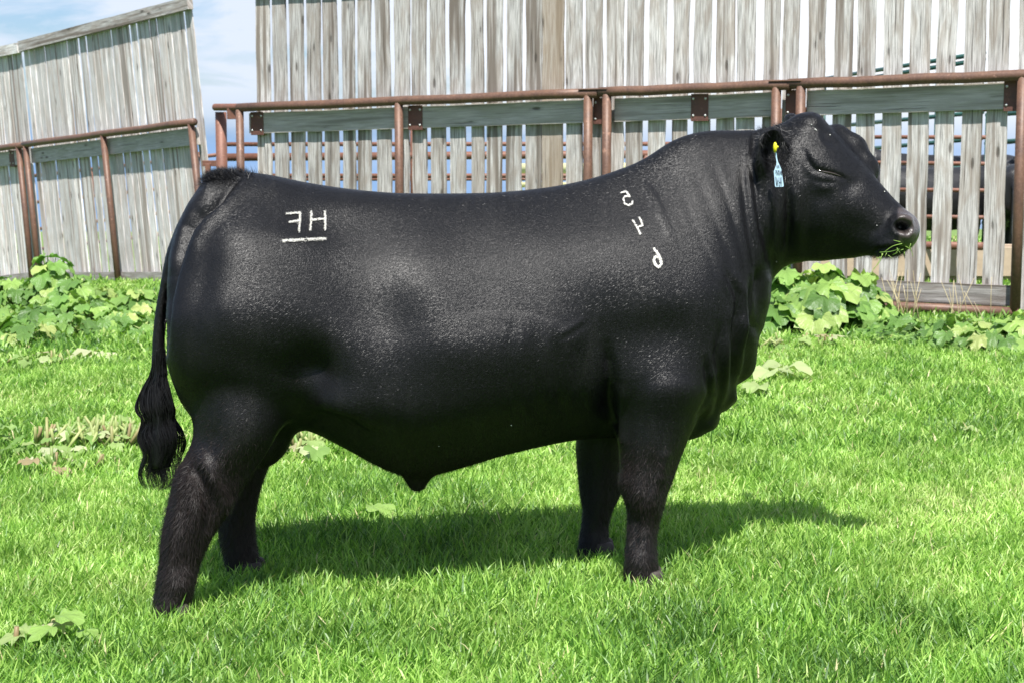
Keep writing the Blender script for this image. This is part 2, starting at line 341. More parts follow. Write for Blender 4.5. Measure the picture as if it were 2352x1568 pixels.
# ears: thick open cups
def ear(c, d, up, ra, rb, dep, th=.011):
    d = np.array(d)/np.linalg.norm(d); up = np.array(up, float); up -= d*up.dot(d); up /= np.linalg.norm(up); sd_ = np.cross(up, d)
    V = []; n = 32; m_ = 9
    for shell in (0, 1):
        for i in range(m_+1):
            a = math.pi/2*i/m_
            for j in range(n):
                b = 2*math.pi*j/n; tip = 1+.30*max(0, -math.sin(b))**3
                rr = math.cos(a); k0 = shell*th
                V.append(c+sd_*(ra-k0)*rr*math.cos(b)+up*(rb-k0)*rr*math.sin(b)*tip-d*(dep-k0)*math.sin(a))
    R = m_+1; F = []
    for i in range(m_):
        for j in range(n):
            F.append([i*n+j, i*n+(j+1) % n, (i+1)*n+(j+1) % n, (i+1)*n+j]); o = R*n
            F.append([o+i*n+j, o+(i+1)*n+j, o+(i+1)*n+(j+1) % n, o+i*n+(j+1) % n])
    for j in range(n): F.append([j, R*n+j, R*n+(j+1) % n, (j+1) % n])
    B.add(V, F)
earc = P(1779, 345, 5.395)
ear(earc, (.62, -.74, -.10), (-.22, 0, 1), .070, .076, .080)
ball(B, P(1812, 345, 5.50), (.035, .05, .04))
fe = P(1815, 276, 5.76); ball(B, fe, (.030, .07, .027)); 
# legs
nf = [[1625, 800, 1395, 800, 5.42, .06, .11, .13, .12, .07], [1630, 870, 1393, 870, 5.385, .06, .12, .135, .12, .07], [1618, 940, 1400, 940, 5.37, .06, .115, .125, .11, .06], [1590, 1000, 1412, 1000, 5.36, .05, .095, .105, .095, .05],
      [1566, 1050, 1419, 1050, 5.355, .045, .08, .09, .08, .045], [1550, 1095, 1421, 1095, 5.35, .045, .07, .08, .07, .045], [1536, 1130, 1424, 1132, 5.35, .045, .066, .074, .066, .04], [1527, 1163, 1437, 1163, 5.35, .04, .06, .064, .058, .035],
      [1515, 1207, 1439, 1207, 5.35, .032, .048, .05, .048, .032], [1510, 1243, 1437, 1243, 5.35, .032, .05, .052, .05, .034], [1511, 1285, 1434, 1285, 5.35, .038, .058, .062, .058, .038], [1517, 1317, 1431, 1317, 5.35, .04, .062, .066, .062, .04], [1520, 1334, 1434, 1334, 5.35, .04, .06, .064, .06, .04]]
ff = [[1490, 880, 1330, 880, 5.72, .05, .09, .10, .09, .05], [1470, 960, 1318, 960, 5.74, .05, .09, .10, .09, .05], [1450, 1030, 1319, 1020, 5.75, .045, .08, .09, .08, .045], [1438, 1090, 1325, 1085, 5.76, .045, .07, .08, .07, .045],
      [1424, 1142, 1331, 1140, 5.76, .04, .06, .07, .06, .04], [1407, 1175, 1337, 1172, 5.76, .035, .055, .06, .055, .035], [1399, 1210, 1333, 1210, 5.76, .032, .047, .05, .047, .032], [1401, 1255, 1326, 1258, 5.76, .036, .055, .058, .055, .036], [1404, 1295, 1326, 1295, 5.76, .038, .058, .06, .058, .038], [1404, 1309, 1328, 1309, 5.76, .036, .055, .058, .055, .036]]
nh = [[690, 840, 405, 840, 5.32, .05, .14, .17, .15, .07], [690, 925, 432, 925, 5.28, .05, .14, .16, .14, .07], [655, 985, 440, 985, 5.25, .05, .115, .135, .12, .06], [612, 1040, 428, 1035, 5.23, .045, .09, .11, .095, .05],
      [572, 1100, 402, 1085, 5.22, .045, .075, .09, .08, .04], [545, 1147, 390, 1137, 5.21, .045, .066, .078, .07, .035], [508, 1205, 378, 1192, 5.2, .04, .058, .068, .06, .03], [481, 1250, 370, 1235, 5.2, .038, .052, .06, .052, .03],
      [463, 1292, 364, 1300, 5.2, .036, .05, .056, .05, .032], [452, 1335, 358, 1345, 5.2, .04, .058, .062, .058, .04], [440, 1385, 352, 1380, 5.2, .042, .062, .066, .062, .045], [440, 1410, 350, 1405, 5.2, .042, .062, .066, .062, .045]]
fh = [[690, 880, 470, 880, 5.66, .05, .12, .15, .12, .06], [672, 965, 485, 965, 5.68, .05, .11, .13, .11, .05], [640, 1030, 500, 1030, 5.69, .045, .085, .10, .085, .05], [619, 1074, 512, 1074, 5.69, .045, .075, .09, .075, .045],
      [602, 1118, 513, 1118, 5.69, .04, .065, .075, .065, .04], [590, 1173, 502, 1173, 5.69, .035, .055, .065, .055, .035], [589, 1228, 500, 1224, 5.69, .035, .05, .056, .05, .035], [597, 1283, 515, 1290, 5.69, .036, .055, .058, .055, .036], [607, 1325, 525, 1335, 5.69, .04, .058, .06, .058, .04], [610, 1368, 528, 1368, 5.69, .04, .058, .06, .058, .04]]
for L in (nf, ff, nh, fh): loft(B, L, n=32, e=.9, k=5)
# sheath, scrotum
loft(B, [[915, 1030, 1010, 1030, Yb(960), .04, .06, .07, .06, .04], [918, 1080, 1000, 1085, Yb(960), .03, .05, .055, .05, .03], [934, 1112, 984, 1108, Yb(960), .02, .032, .036, .032, .02], [943, 1127, 976, 1127, Yb(960), .015, .022, .025, .022, .015]], n=24)
loft(B, [[560, 900, 690, 930, Yb(640), .05, .08, .08, .07, .04], [560, 975, 683, 985, Yb(640), .05, .08, .08, .07, .04], [570, 1020, 672, 1022, Yb(640), .05, .075, .08, .07, .04], [585, 1055, 645, 1054, Yb(640), .04, .055, .06, .05, .03], [600, 1070, 625, 1070, Yb(640), .015, .03, .03, .03, .015]], n=24)
# tail
tl = [[480, 398, 545, 402, Yb(470), .03, .04, .045, .04, .03], [459, 418, 520, 440, Yb(460), .03, .045, .05, .04, .03], [437, 461, 482, 480, Yb(450)-.01, .022, .032, .036, .032, .022], [410, 518, 444, 530, Yb(430)-.02, .018, .028, .03, .028, .018],
      [389, 582, 419, 588, Yb(400)-.03, .016, .025, .027, .025, .016], [373, 642, 401, 647, Yb(390)-.04, .015, .023, .025, .023, .015], [360, 707, 387, 710, Yb(380)-.04, .014, .022, .024, .022, .014], [353, 771, 380, 773, Yb(370)-.04, .014, .021, .023, .021, .014],
      [349, 830, 381, 832, Yb(370)-.04, .014, .022, .025, .022, .014], [343, 870, 384, 870, Yb(370)-.04, .012, .02, .022, .02, .012]]
loft(B, tl, n=20, e=.95)
raw = B.build('body', None, None); rm = raw.modifiers.new('r', 'REMESH'); rm.mode = 'VOXEL'; rm.voxel_size = .0062
dg = bpy.context.evaluated_depsgraph_get(); ev = raw.evaluated_get(dg); me = bpy.data.meshes.new_from_object(ev); me.name = 'body'
bpy.data.objects.remove(raw)
n = len(me.vertices); C = np.empty(n*3); me.vertices.foreach_get('co', C); C = C.reshape(-1, 3)
E_ = np.empty(len(me.edges)*2, int); me.edges.foreach_get('vertices', E_); E_ = E_.reshape(-1, 2)
deg = np.bincount(E_.ravel(), minlength=n).astype(float)
def lap(C):
    out = np.empty_like(C)
    for k in range(3): out[:, k] = np.bincount(E_[:, 0], C[E_[:, 1], k], n)+np.bincount(E_[:, 1], C[E_[:, 0], k], n)
    return out/deg[:, None]
def smooth(C, it, mask=1., lam=.6, mu=-.62):
    mk = mask if np.isscalar(mask) else mask[:, None]
    for _ in range(it): C = C+mk*lam*(lap(C)-C); C = C+mk*mu*(lap(C)-C)
    return C
def normals():
    me.vertices.foreach_set('co', C.astype(np.float32).ravel()); me.update()
    N = np.empty(n*3, dtype=np.float32); me.vertex_normals.foreach_get('vector', N); return N.reshape(-1, 3).astype(float)
U_, V_ = proj(C)
def blob(u0, v0, su, sv, rot=0, Uv=None):
    du, dv = U_-u0, V_-v0; c_, s_ = math.cos(rot), math.sin(rot); a = du*c_+dv*s_; b = -du*s_+dv*c_
    return np.exp(-.5*((a/su)**2+(b/sv)**2))
C = smooth(C, 9)
headm = np.clip((U_-1770)/40, 0, 1)*np.clip((640-V_)/20, 0, 1)
low = np.clip((V_-1000)/40, 0, 1); thin = np.clip((1850-U_)/50, 0, 1)
mk = np.clip(1-headm*.70, 0, 1)*(1-.75*low)*np.clip((U_-395)/25, 0, 1)
for it in range(88): C = C+(.5*mk)[:, None]*(lap(C)-C)
jn = np.clip(blob(1480, 960, 110, 75)+blob(560, 960, 150, 70)+blob(1690, 560, 60, 240)+blob(1800, 560, 40, 60), 0, 1)
for it in range(130): C = C+(.5*jn*(1-.6*low))[:, None]*(lap(C)-C)
N = normals(); U_, V_ = proj(C)
near = np.clip(-N[:, 1]*2.2, 0, 1)*np.clip((Yb(U_)+.02-C[:, 1])/.05, 0, 1)
near_h = np.clip((-N[:, 1]+.35)*1.8, 0, 1)
def stroke(pts, depth, sig, m_=None):
    global C
    d2 = np.full(n, 1e9); pts = np.array(pts, float); tt = np.zeros(n); L = len(pts)-1
    for i in range(L):
        a, b = pts[i], pts[i+1]; ab = b-a; t = np.clip(((U_-a[0])*ab[0]+(V_-a[1])*ab[1])/(ab@ab+1e-9), 0, 1)
        d = (U_-a[0]-t*ab[0])**2+(V_-a[1]-t*ab[1])**2; up = d < d2; d2[up] = d[up]; tt[up] = (i+t[up])/L
    fade = np.clip(np.minimum(tt, 1-tt)*5+.25, 0, 1)
    C = C+N*((near if m_ is None else m_)*fade*depth*np.exp(-.5*d2/sig**2))[:, None]
def bl(u, v, su, sv, depth, rot=0, m_=None):
    global C
    C = C+N*(depth*(near if m_ is None else m_)*blob(u, v, su, sv, rot))[:, None]
# big muscle forms on the near side (metres out / in)
bl(590, 545, 90, 60, .026); bl(520, 790, 90, 110, .024); bl(650, 690, 100, 90, .018); bl(470, 640, 26, 90, -.012, .15); bl(600, 830, 60, 26, -.008, .4)
bl(715, 862, 42, 50, -.062); bl(735, 915, 80, 24, .026, .15)                  # flank hollow and its fold
bl(870, 750, 68, 110, -.032, -.55); bl(985, 640, 60, 80, .018, -.3); bl(1150, 540, 170, 60, .014); bl(800, 560, 60, 60, -.007)
bl(760, 470, 60, 26, .010); bl(610, 430, 50, 22, .008); bl(690, 520, 150, 30, -.004)
bl(1150, 800, 190, 50, .012); bl(1340, 880, 60, 120, -.016); bl(1350, 930, 30, 40, .010)
bl(1490, 610, 110, 100, .026); bl(1410, 770, 60, 70, -.030); bl(1530, 760, 50, 40, -.016); bl(1535, 885, 66, 40, .042); bl(1500, 990, 55, 60, .008)
bl(1620, 720, 40, 110, .012, .1); bl(1640, 430, 70, 80, .014); bl(1540, 400, 60, 50, -.008)
bl(1395, 925, 16, 60, -.022); bl(1310, 770, 30, 26, .006)
bl(480, 1020, 60, 30, -.008); bl(445, 1130, 22, 50, .010); bl(570, 1010, 40, 40, .012)
stroke([(1035, 722), (1120, 713), (1210, 716), (1290, 740)], -.0015, 7); stroke([(1035, 736), (1120, 728), (1210, 731), (1280, 752)], .0012, 9)
stroke([(1280, 768), (1315, 752), (1343, 732)], .0022, 5); stroke([(1290, 778), (1325, 762), (1350, 744)], -.002, 5)
for k in range(7): stroke([(1175+k*26, 740+k*9), (1172+k*27, 860), (1180+k*27, 950)], .0035*(1 if k % 2 else -1), 6)
stroke([(1402, 800), (1412, 880), (1400, 950), (1408, 1010)], -.018, 9); stroke([(1430, 880), (1424, 960), (1430, 1030)], .010, 10)
stroke([(685, 985), (735, 950), (790, 962), (850, 1000)], -.012, 14); stroke([(690, 965), (745, 925), (810, 940), (870, 985)], .012, 14)
stroke([(640, 1000), (600, 1060), (560, 1110)], .006, 12); stroke([(505, 960), (480, 1040), (470, 1100), (500, 1160)], -.005, 12)
stroke([(463, 1040), (490, 1095), (515, 1150), (520, 1185)], .016, 10); stroke([(440, 1060), (462, 1110), (480, 1170), (470, 1230)], -.014, 9); stroke([(420, 1080), (412, 1160), (400, 1240), (392, 1330)], .009, 9); stroke([(1500, 1040), (1495, 1110), (1470, 1160)], -.006, 8); stroke([(1530, 1030), (1515, 1110)], .006, 9); stroke([(1460, 1180), (1462, 1270)], -.005, 6); stroke([(1487, 1180), (1487, 1270)], .004, 7)
# tail groove
tg = np.clip(-N[:, 1]*1.6+.4, 0, 1)
stroke([(545, 418), (500, 468), (462, 498), (441, 525), (419, 578), (400, 634), (388, 687), (383, 747), (383, 808)], -.030, 6, tg); stroke([(505, 408), (478, 440), (448, 478), (425, 522), (404, 582), (387, 642)], .016, 11, tg)
stroke([(560, 432), (520, 478), (480, 512), (456, 545), (434, 600)], .008, 10, tg)
# neck creases: long folds sweeping down from the crest and behind the ear
cre = [[(1735, 305), (1728, 380), (1738, 470), (1752, 560)], [(1712, 330), (1708, 420), (1716, 520), (1736, 640), (1740, 740)], [(1750, 420), (1762, 520), (1762, 600)],
       [(1640, 380), (1672, 470), (1700, 560), (1722, 660)], [(1600, 400), (1640, 500), (1676, 600), (1700, 690)], [(1570, 450), (1610, 560), (1650, 650), (1672, 700)],
       [(1722, 640), (1716, 740), (1704, 830), (1690, 900)], [(1690, 700), (1684, 790), (1672, 880)], [(1742, 620), (1736, 700), (1726, 770)],
       [(1660, 620), (1690, 680), (1702, 740)], [(1775, 470), (1779, 550), (1772, 620)], [(1640, 790), (1640, 860), (1622, 930)]]
dp = [-.016, -.007, -.012, -.0035, -.0018, -.0014, -.024, -.020, -.018, -.009, -.010, -.008]
for c_, d_ in zip(cre, dp):
    stroke(c_, d_, 6.5, near_h*np.clip((1800-U_)/20, 0, 1)); stroke([(a+17, b) for a, b in c_], -d_*.65, 8, near_h*np.clip((1800-U_)/20, 0, 1)); stroke([(a-15, b) for a, b in c_], -d_*.35, 9, near_h*np.clip((1800-U_)/20, 0, 1))
for k in range(14):     # fine crest wrinkles
    u0 = 1505+k*17; stroke([(u0, 430+k*6), (u0+22, 490+k*6), (u0+50, 560+k*4)], -.0010*random.uniform(.3, 1.5), 4)
stroke([(1488, 425), (1516, 480), (1545, 560)], .0045, 5)
# loose steps in the edge of the dewlap
one = np.ones(n)
bl(1716, 842, 12, 24, .010, 0, one); bl(1702, 893, 7, 9, -.012, 0, one); bl(1688, 920, 12, 14, .009, 0, one); bl(1664, 955, 7, 8, -.012, 0, one); bl(1640, 978, 14, 10, .008, 0, one); bl(1752, 712, 10, 30, .006, 0, one)
stroke([(1700, 700), (1706, 800), (1694, 880), (1672, 930)], .009, 6); stroke([(1660, 760), (1664, 850), (1650, 930)], .009, 7); stroke([(1650, 740), (1652, 850), (1636, 940)], -.010, 6)
# elbow area, knee, forearm
stroke([(1617, 820), (1618, 900), (1600, 970)], -.014, 6); stroke([(1632, 830), (1634, 900), (1618, 960)], .008, 8)
bl(1478, 1140, 24, 24, .012); bl(1476, 1195, 24, 16, -.005); bl(1476, 1232, 12, 40, -.004); bl(1430, 1105, 14, 14, .008, 0, near_h); bl(1475, 1286, 30, 18, .008); bl(410, 1338, 30, 20, .007); bl(415, 1290, 20, 20, -.005); bl(1366, 1262, 24, 18, .006, 0, near_h); stroke([(1440, 1180), (1436, 1250)], .004, 6)
# head
hm = near_h*np.clip((U_-1795)/15, 0, 1)
def hb(*a, **k): bl(*a, m_=hm, **k)
stroke([(1852, 352), (1858, 372), (1872, 390), (1904, 397), (1932, 405), (1948, 412)], -.009, 3.4, hm)
stroke([(1862, 348), (1880, 372), (1908, 382), (1935, 392)], .002, 7, hm)
stroke([(1868, 404), (1898, 410), (1928, 413)], .0012, 4, hm); stroke([(1866, 412), (1895, 419), (1925, 421)], -.002, 3.5, hm)
stroke([(1876, 428), (1900, 432), (1925, 426)], .002, 6, hm)
stroke([(1846, 330), (1842, 380), (1852, 420)], -.004, 8, hm); stroke([(1890, 300), (1900, 318), (1925, 335)], -.005, 8, hm)
hb(1955, 425, 15, 14, -.013); hb(1905, 345, 26, 16, .002); hb(1970, 470, 40, 30, .003); hb(1900, 500, 30, 40, .008, rot=.3); hb(1860, 470, 14, 60, -.008); hb(1838, 500, 8, 70, .006)
hb(1985, 520, 25, 22, -.006); hb(2020, 480, 25, 16, .004, rot=.8); hb(1890, 455, 16, 14, -.006)
stroke([(2000, 540), (2025, 520), (2045, 500)], -.004, 7, hm); stroke([(1808, 420), (1812, 500), (1806, 580)], -.012, 7, hm); stroke([(1824, 430), (1828, 520)], .006, 7, hm)
stroke([(2086, 574), (2060, 571), (2030, 573), (2008, 578)], -.014, 3.6, hm)            # mouth
stroke([(2060, 560), (2035, 560), (2015, 566)], .004, 5, hm)
sk = np.clip((U_-2060-.10*(V_-520)*(V_ > 520))/5, 0, 1)*np.clip((V_-474)/6, 0, 1)
stroke([(2063, 508), (2070, 498), (2085, 500), (2098, 508)], .007, 5, hm); stroke([(2066, 540), (2085, 545), (2096, 530)], .006, 5, hm)
pit = np.clip(1.25-(((U_-2075)/19)**2+((V_-521-(U_-2077)*.12)/13.5)**2), 0, 1)*hm
C = C+N*(-.042*np.clip(pit*1.6, 0, 1))[:, None]
C = smooth(C, 2)
N = normals()
# coat attributes
leg = np.clip((V_-1000)/120, 0, 1)
nb = np.array([mnoise.noise(Vector((c[0]*9, c[1]*9, c[2]*9))) for c in C])
brown = .6*np.clip(blob(410, 1120, 45, 90)*1.1+blob(440, 1230, 60, 80)*.9+blob(560, 1200, 45, 110)*.5+leg*.18+blob(1440, 1090, 40, 60)*.4+nb*.35*leg, 0, 1)
dust = np.clip(blob(588, 1325, 18, 22)*1.6*(nb > -.05), 0, 1)
def setattr_(nm, a): at = me.attributes.new(nm, 'FLOAT', 'POINT'); at.data.foreach_set('value', a.astype(np.float32))
sk = sk*(U_ > 2050)*np.clip((572-V_)/8, 0, 1)
setattr_('brown', brown); setattr_('stain', np.clip((V_-545-.0*(U_))/14, 0, 1)*np.clip((U_-2062)/12, 0, 1)*np.clip(.6+nb*2, 0, 1)*(U_ > 2050)*(V_ < 600)*.8+np.clip(blob(2035, 583, 26, 6), 0, 1)*.5)
setattr_('skin', np.clip(sk+dust*.9, 0, 1)); setattr_('pit', np.clip(pit*3, 0, 1))
body = link('body', me, M_coat, bull)
F = np.empty(len(me.polygons), int); me.polygons.foreach_get('loop_start', F)
LV = np.empty(len(me.loops), int); me.loops.foreach_get('vertex_index', LV)
tri = LV[F[:, None]+np.arange(3)]
area = np.linalg.norm(np.cross(C[tri[:, 1]]-C[tri[:, 0]], C[tri[:, 2]]-C[tri[:, 0]]), axis=1)
bvh = BVHTree.FromPolygons([tuple(c) for c in C], [tuple(t) for t in LV.reshape(-1, 4)] if len(LV) == 4*len(F) else [tuple(p.vertices) for p in me.polygons])
# coat hair, lying along the growth direction: short and flat on the body, longer and rougher on the legs
def hairs(cnt, weight, length, width, liftf, jit):
    w_ = area*weight[tri].mean(1); p_ = w_/w_.sum(); f = rng.choice(len(tri), cnt, p=p_)
    b = rng.dirichlet((1, 1, 1), cnt); q = tri[f]
    pos = (C[q]*b[:, :, None]).sum(1); nn = (N[q]*b[:, :, None]).sum(1); nn /= np.linalg.norm(nn, axis=1)[:, None]
    u, v = proj(pos); g = np.stack([np.where(u > 1780, -.7, -.85), np.zeros(cnt), np.full(cnt, -.55)], 1)
    lg = np.clip((v-980)/80, 0, 1)[:, None]; g = g*(1-lg)+np.array([-.25, 0, -1])*lg
    g = g+rng.normal(0, jit, (cnt, 3)); g -= nn*(g*nn).sum(1)[:, None]; g /= np.linalg.norm(g, axis=1)[:, None]
    L = length(u, v)*rng.uniform(.6, 1.3, cnt); g2 = g+nn*(liftf*rng.uniform(.4, 1.6, cnt))[:, None]; g2 /= np.linalg.norm(g2, axis=1)[:, None]
    s = np.cross(nn, g)*width*.5+nn*rng.normal(0, width*.12, cnt)[:, None]; a = pos-nn*.0002
    Vh = np.stack([a-s, a+s, a+g2*L[:, None]], 1).reshape(-1, 3); r_ = np.repeat(rng.random(cnt), 3)
    return Vh, np.arange(cnt*3).reshape(-1, 3), r_, np.repeat((brown[q]*b).sum(1), 3)
fullw = (1-np.clip(sk*1.5, 0, 1))*(1-np.clip(pit*3, 0, 1))*np.clip(.25-N[:, 1]*1.2+.35, .1, 1)
A1 = hairs(880000, fullw*(N[:, 1] < .3), lambda u, v: np.full(len(u), .0080), .0007, .14, .2)
top = blob(475, 400, 50, 22)+blob(1855, 262, 40, 16)*.4
A2 = hairs(46000, np.clip(leg*1.2+top*.0+blob(455, 1180, 90, 110)*.8, 0, 2.4), lambda u, v: .014+.012*np.exp(-((u-400)/70)**2-((v-1200)/110)**2)+.006*(v > 1050), .0013, .42, .45)
A3 = hairs(5000, np.clip(blob(480, 392, 38, 14)*1.5, 0, 1)*(N[:, 2] > .1), lambda u, v: np.full(len(u), .028), .0014, .9, .5)
A4 = hairs(5200, blob(1795, 350, 14, 34)*near_h+blob(1765, 330, 22, 34)*near_h*.5+blob(2040, 585, 30, 8)*.5, lambda u, v: np.full(len(u), .022), .0010, .7, .6)
A2 = (*A2[:3], np.maximum(A2[3]*.7, .42)); VV = []; FF = []; RR = []; BB = []; o = 0
for a_, f_, r_, b_ in (A1, A2, A3, A4): VV.append(a_); FF.append(f_+o); RR.append(r_); BB.append(b_); o += len(a_)
tag(link('coat_hair', np_mesh('coat_hair', np.concatenate(VV), np.concatenate(FF), {'rnd': np.concatenate(RR), 'brown': np.concatenate(BB)}), M_hair, bull, False), kind='stuff')
# tail switch: curly strands over a hairy core
path = cr([(365, 800, 12), (364, 850, 17), (360, 895, 28), (361, 940, 41), (369, 972, 41), (366, 1005, 47), (369, 1045, 46), (366, 1085, 33), (358, 1125, 22)], 6)
Yt = Yb(370)-.04
mb = MB(); loft(mb, [[p[0]-p[2]*.62, p[1], p[0]+p[2]*.62, p[1], Yt, .010, .02+.0004*p[2], .022+.0005*p[2], .02+.0004*p[2], .01] for p in path[::4][:11]], n=18, k=2)
K = 2000; m_ = 44
for i in range(K):
    a = np.clip(rng.normal(0, .62), -1.08, 1.08); yo = rng.normal(0, .5)*math.sqrt(max(.05, 1-a*a)); t1 = rng.uniform(.62, 1.0); t = np.linspace(rng.uniform(0, .25), t1, m_)*(len(path)-1)
    pu = np.interp(t, np.arange(len(path)), path[:, 0]); pv = np.interp(t, np.arange(len(path)), path[:, 1]); pw = np.interp(t, np.arange(len(path)), path[:, 2])
    ph = a*1.3+rng.normal(0, .35)
    tn = t/(len(path)-1); cu = pu+a*pw*(1+.12*np.sin(tn*9+a*7))+(2.5+8*tn**2)*np.sin(tn*21+ph)*(tn > .15)-(a < -.1)*30*np.clip(tn-.8, 0, 1)*(1+np.sin(ph*5))
    ys = Yt-(.02+.0006*pw)*yo-(.004)*np.cos(tn*19+ph)
    pts = [P(cu[j], pv[j], ys[j]) for j in range(m_)]
    mb.tube(pts, [.0010*(1-.7*j/m_) for j in range(m_)], 3, rng.random(), False)
mb.build('tail_switch', M_hair, bull)
# hooves (cloven), mostly down in the grass
for (uc, vc, Yc_) in ((1478, 1334, 5.35), (1368, 1310, 5.76), (394, 1408, 5.2), (566, 1366, 5.69)):
    c = P(uc, vc, Yc_); g0 = float(ground(c[0], c[1])); h_ = MB()
    for sgn in (-1, 1):
        V = []; prof = [(0, 1.0), (.02, 1.0), (.05, .9), (max(.06, c[2]-g0+.02), .78)]
        for (zz, sc_) in prof:
            for k in range(16):
                an = 2*math.pi*k/16; V.append((c[0]+.004+(.054*math.cos(an)+(.010 if math.cos(an) > 0 else 0))*sc_, c[1]+sgn*.033+.029*math.sin(an)*sc_, g0+zz))
        F4 = [[i*16+k, i*16+(k+1) % 16, (i+1)*16+(k+1) % 16, (i+1)*16+k] for i in range(3) for k in range(16)]
        V += [(c[0], c[1]+sgn*.033, g0), (c[0], c[1]+sgn*.033, g0+prof[-1][0])]
        h_.add(V, F4, [[64, (k+1) % 16, k] for k in range(16)]+[[65, 48+k, 48+(k+1) % 16] for k in range(16)])
    h_.build('hoof', M_hoof, bull)
# freeze brands: white hairs growing inside each stroke
camp = Vector((0, 0, CAMH))
def on_body(u, v):
    d = Vector(P(u, v, 1.0))-camp; d.normalize(); h = bvh.ray_cast(camp, d); return (np.array(h[0]), np.array(h[1])) if h[0] else (None, None)
def brand(name, lines, width, label, per=13, L=.0048, dense=1.):
    VV = []
    for ln in lines:
        ln = np.array(ln, float); sl = np.linalg.norm(np.diff(ln, axis=0), axis=1); tot = sl.sum(); cum = np.concatenate([[0], np.cumsum(sl)])
        for _ in range(int(tot*per*dense)):
            s = rng.uniform(0, tot); x = np.interp(s, cum, ln[:, 0]); y = np.interp(s, cum, ln[:, 1])
            x += rng.normal(0, width*.23); y += rng.normal(0, width*.23); p, nn = on_body(x, y)
            if p is None or mnoise.noise(Vector((x*.22, y*.22, 4))) > .22+.3*random.random(): continue
            g = np.array([-.8, 0, -.7])+rng.normal(0, .3, 3); g -= nn*g.dot(nn); g /= np.linalg.norm(g); s_ = np.cross(nn, g)*.00042
            p = p+nn*.0030; VV += [p-s_, p+s_, p+g*L*rng.uniform(.5, 1.2)+nn*.002]
    V = np.array(VV); tag(link(name, np_mesh(name, V, np.arange(len(V)).reshape(-1, 3), {'rnd': np.zeros(len(V))}), M_brand, bull, False), label)
k1 = lambda x, y: ((1100+x/8.712)*.5742, (820+y/8.712)*.5742); k2 = lambda x, y: ((2440+x/4.355)*.5742, (740+y/4.355)*.5742)
cv = lambda k, L: [k(*p) for p in L]
brand('hip_brand', [cv(k1, q) for q in ([(400, 330), (880, 290)], [(880, 290), (870, 560), (840, 970)], [(500, 620), (870, 570)])], 5.2, 'white freeze branded mirrored letter F on the hip')
brand('hip_brand', [cv(k1, q) for q in ([(1275, 240), (1260, 600), (1230, 910)], [(1740, 240), (1755, 500), (1745, 890)])]+[cv(k1, [(1275, 550), (1720, 500)])], 5.2, 'white freeze branded letter H on the hip')
brand('hip_brand', [cv(k1, [(270, 1270), (1000, 1230), (1780, 1200)])], 7.5, 'faint white freeze branded bar under the hip letters', 16, dense=.8)
brand('shoulder_brand', [cv(k2, q) for q in ([(200, 150), (290, 125), (355, 225)], [(330, 205), (270, 210), (240, 270), (265, 340), (335, 370), (395, 340), (400, 290)])], 4.2, 'white freeze branded mirrored 5 high on the shoulder')
brand('shoulder_brand', [cv(k2, q) for q in ([(405, 625), (480, 750), (535, 865)], [(515, 575), (550, 640), (575, 720), (500, 740)])], 4.2, 'white freeze branded mirrored 4 on the shoulder')
brand('shoulder_brand', [cv(k2, [(765, 1110), (830, 1190), (880, 1290), (895, 1380), (850, 1440), (800, 1400), (765, 1320), (790, 1250), (840, 1260)])], 5.2, 'white freeze branded mirrored 6 lowest on the shoulder', 20)
# white flecks on face and belly
fl = MB()
for (u, v, r) in ((1864, 287, 2), (1872, 298, 2.6), (1875, 300, 2), (1906, 311, 2.3), (2031, 441, 2.2), (2014, 518, 1.6), (1174, 975, 2.4), (1008, 1023, 1.6), (1783, 601, 2)):
    p, nn = on_body(u, v)
    if p is not None: fl = MB(); ball(fl, p+nn*.0015, (r/708*.6,)*3, 8); fl.build('chaff_fleck', M_brand, bull)

# closed eye: wet dark slit with lashes
mb = MB(); ep = [on_body(*q)[0] for q in cr([(1876, 391), (1892, 395), (1908, 398), (1922, 402), (1932, 406)], 4)]; ep = [q for q in ep if q is not None]
mb.tube([q+np.array([0, -.001, 0]) for q in ep], [.0012+.0028*math.sin(math.pi*i/(len(ep)-1)) for i in range(len(ep))], 10); mb.build('eye', M_eye, bull)
# ear tag
tg_ = thing('ear_tag', tuple(P(1781, 340, 5.33)), 'pale blue dangling ear tag with yellow button and handwritten black marks in the near ear', 'ear tag')
k3 = lambda x, y: ((3080+x/7.84)*.5742, (560+y/7.84)*.5742)
YT = 5.325
def Pt(x, y, dy=0.): u, v = k3(x, y); return P(u, v, YT+dy+(v-430)/708*.10)
mb = MB(); out = [(168, 400), (205, 400), (222, 560), (255, 700), (300, 790), (355, 920), (385, 1120), (432, 1440), (425, 1465), (400, 1475), (190, 1483), (168, 1470), (155, 1440), (138, 1200), (120, 985), (165, 870), (200, 780), (205, 700), (180, 540)]
n0 = len(out); V = [Pt(x, y) for x, y in out]+[Pt(x, y, .0022) for x, y in out]
bm = bmesh.new(); bv = [bm.verts.new(v) for v in V]; bm.faces.new(bv[:n0]); bm.faces.new(bv[n0:][::-1])
for i in range(n0): bm.faces.new((bv[i], bv[n0+i], bv[n0+(i+1) % n0], bv[(i+1) % n0]))
bmesh.ops.recalc_face_normals(bm, faces=bm.faces[:]); m2 = bpy.data.meshes.new('tag_plate'); bm.to_mesh(m2); bm.free(); link('tag_plate', m2, M_tag, tg_, False)
mb = MB(); bc = Pt(160, 240); ball(mb, bc, (.0065, .010, .0165), 20, None); ball(mb, Pt(232, 225), (.004, .004, .004), 10); mb.build('button', M_btn, tg_)
mb = MB()
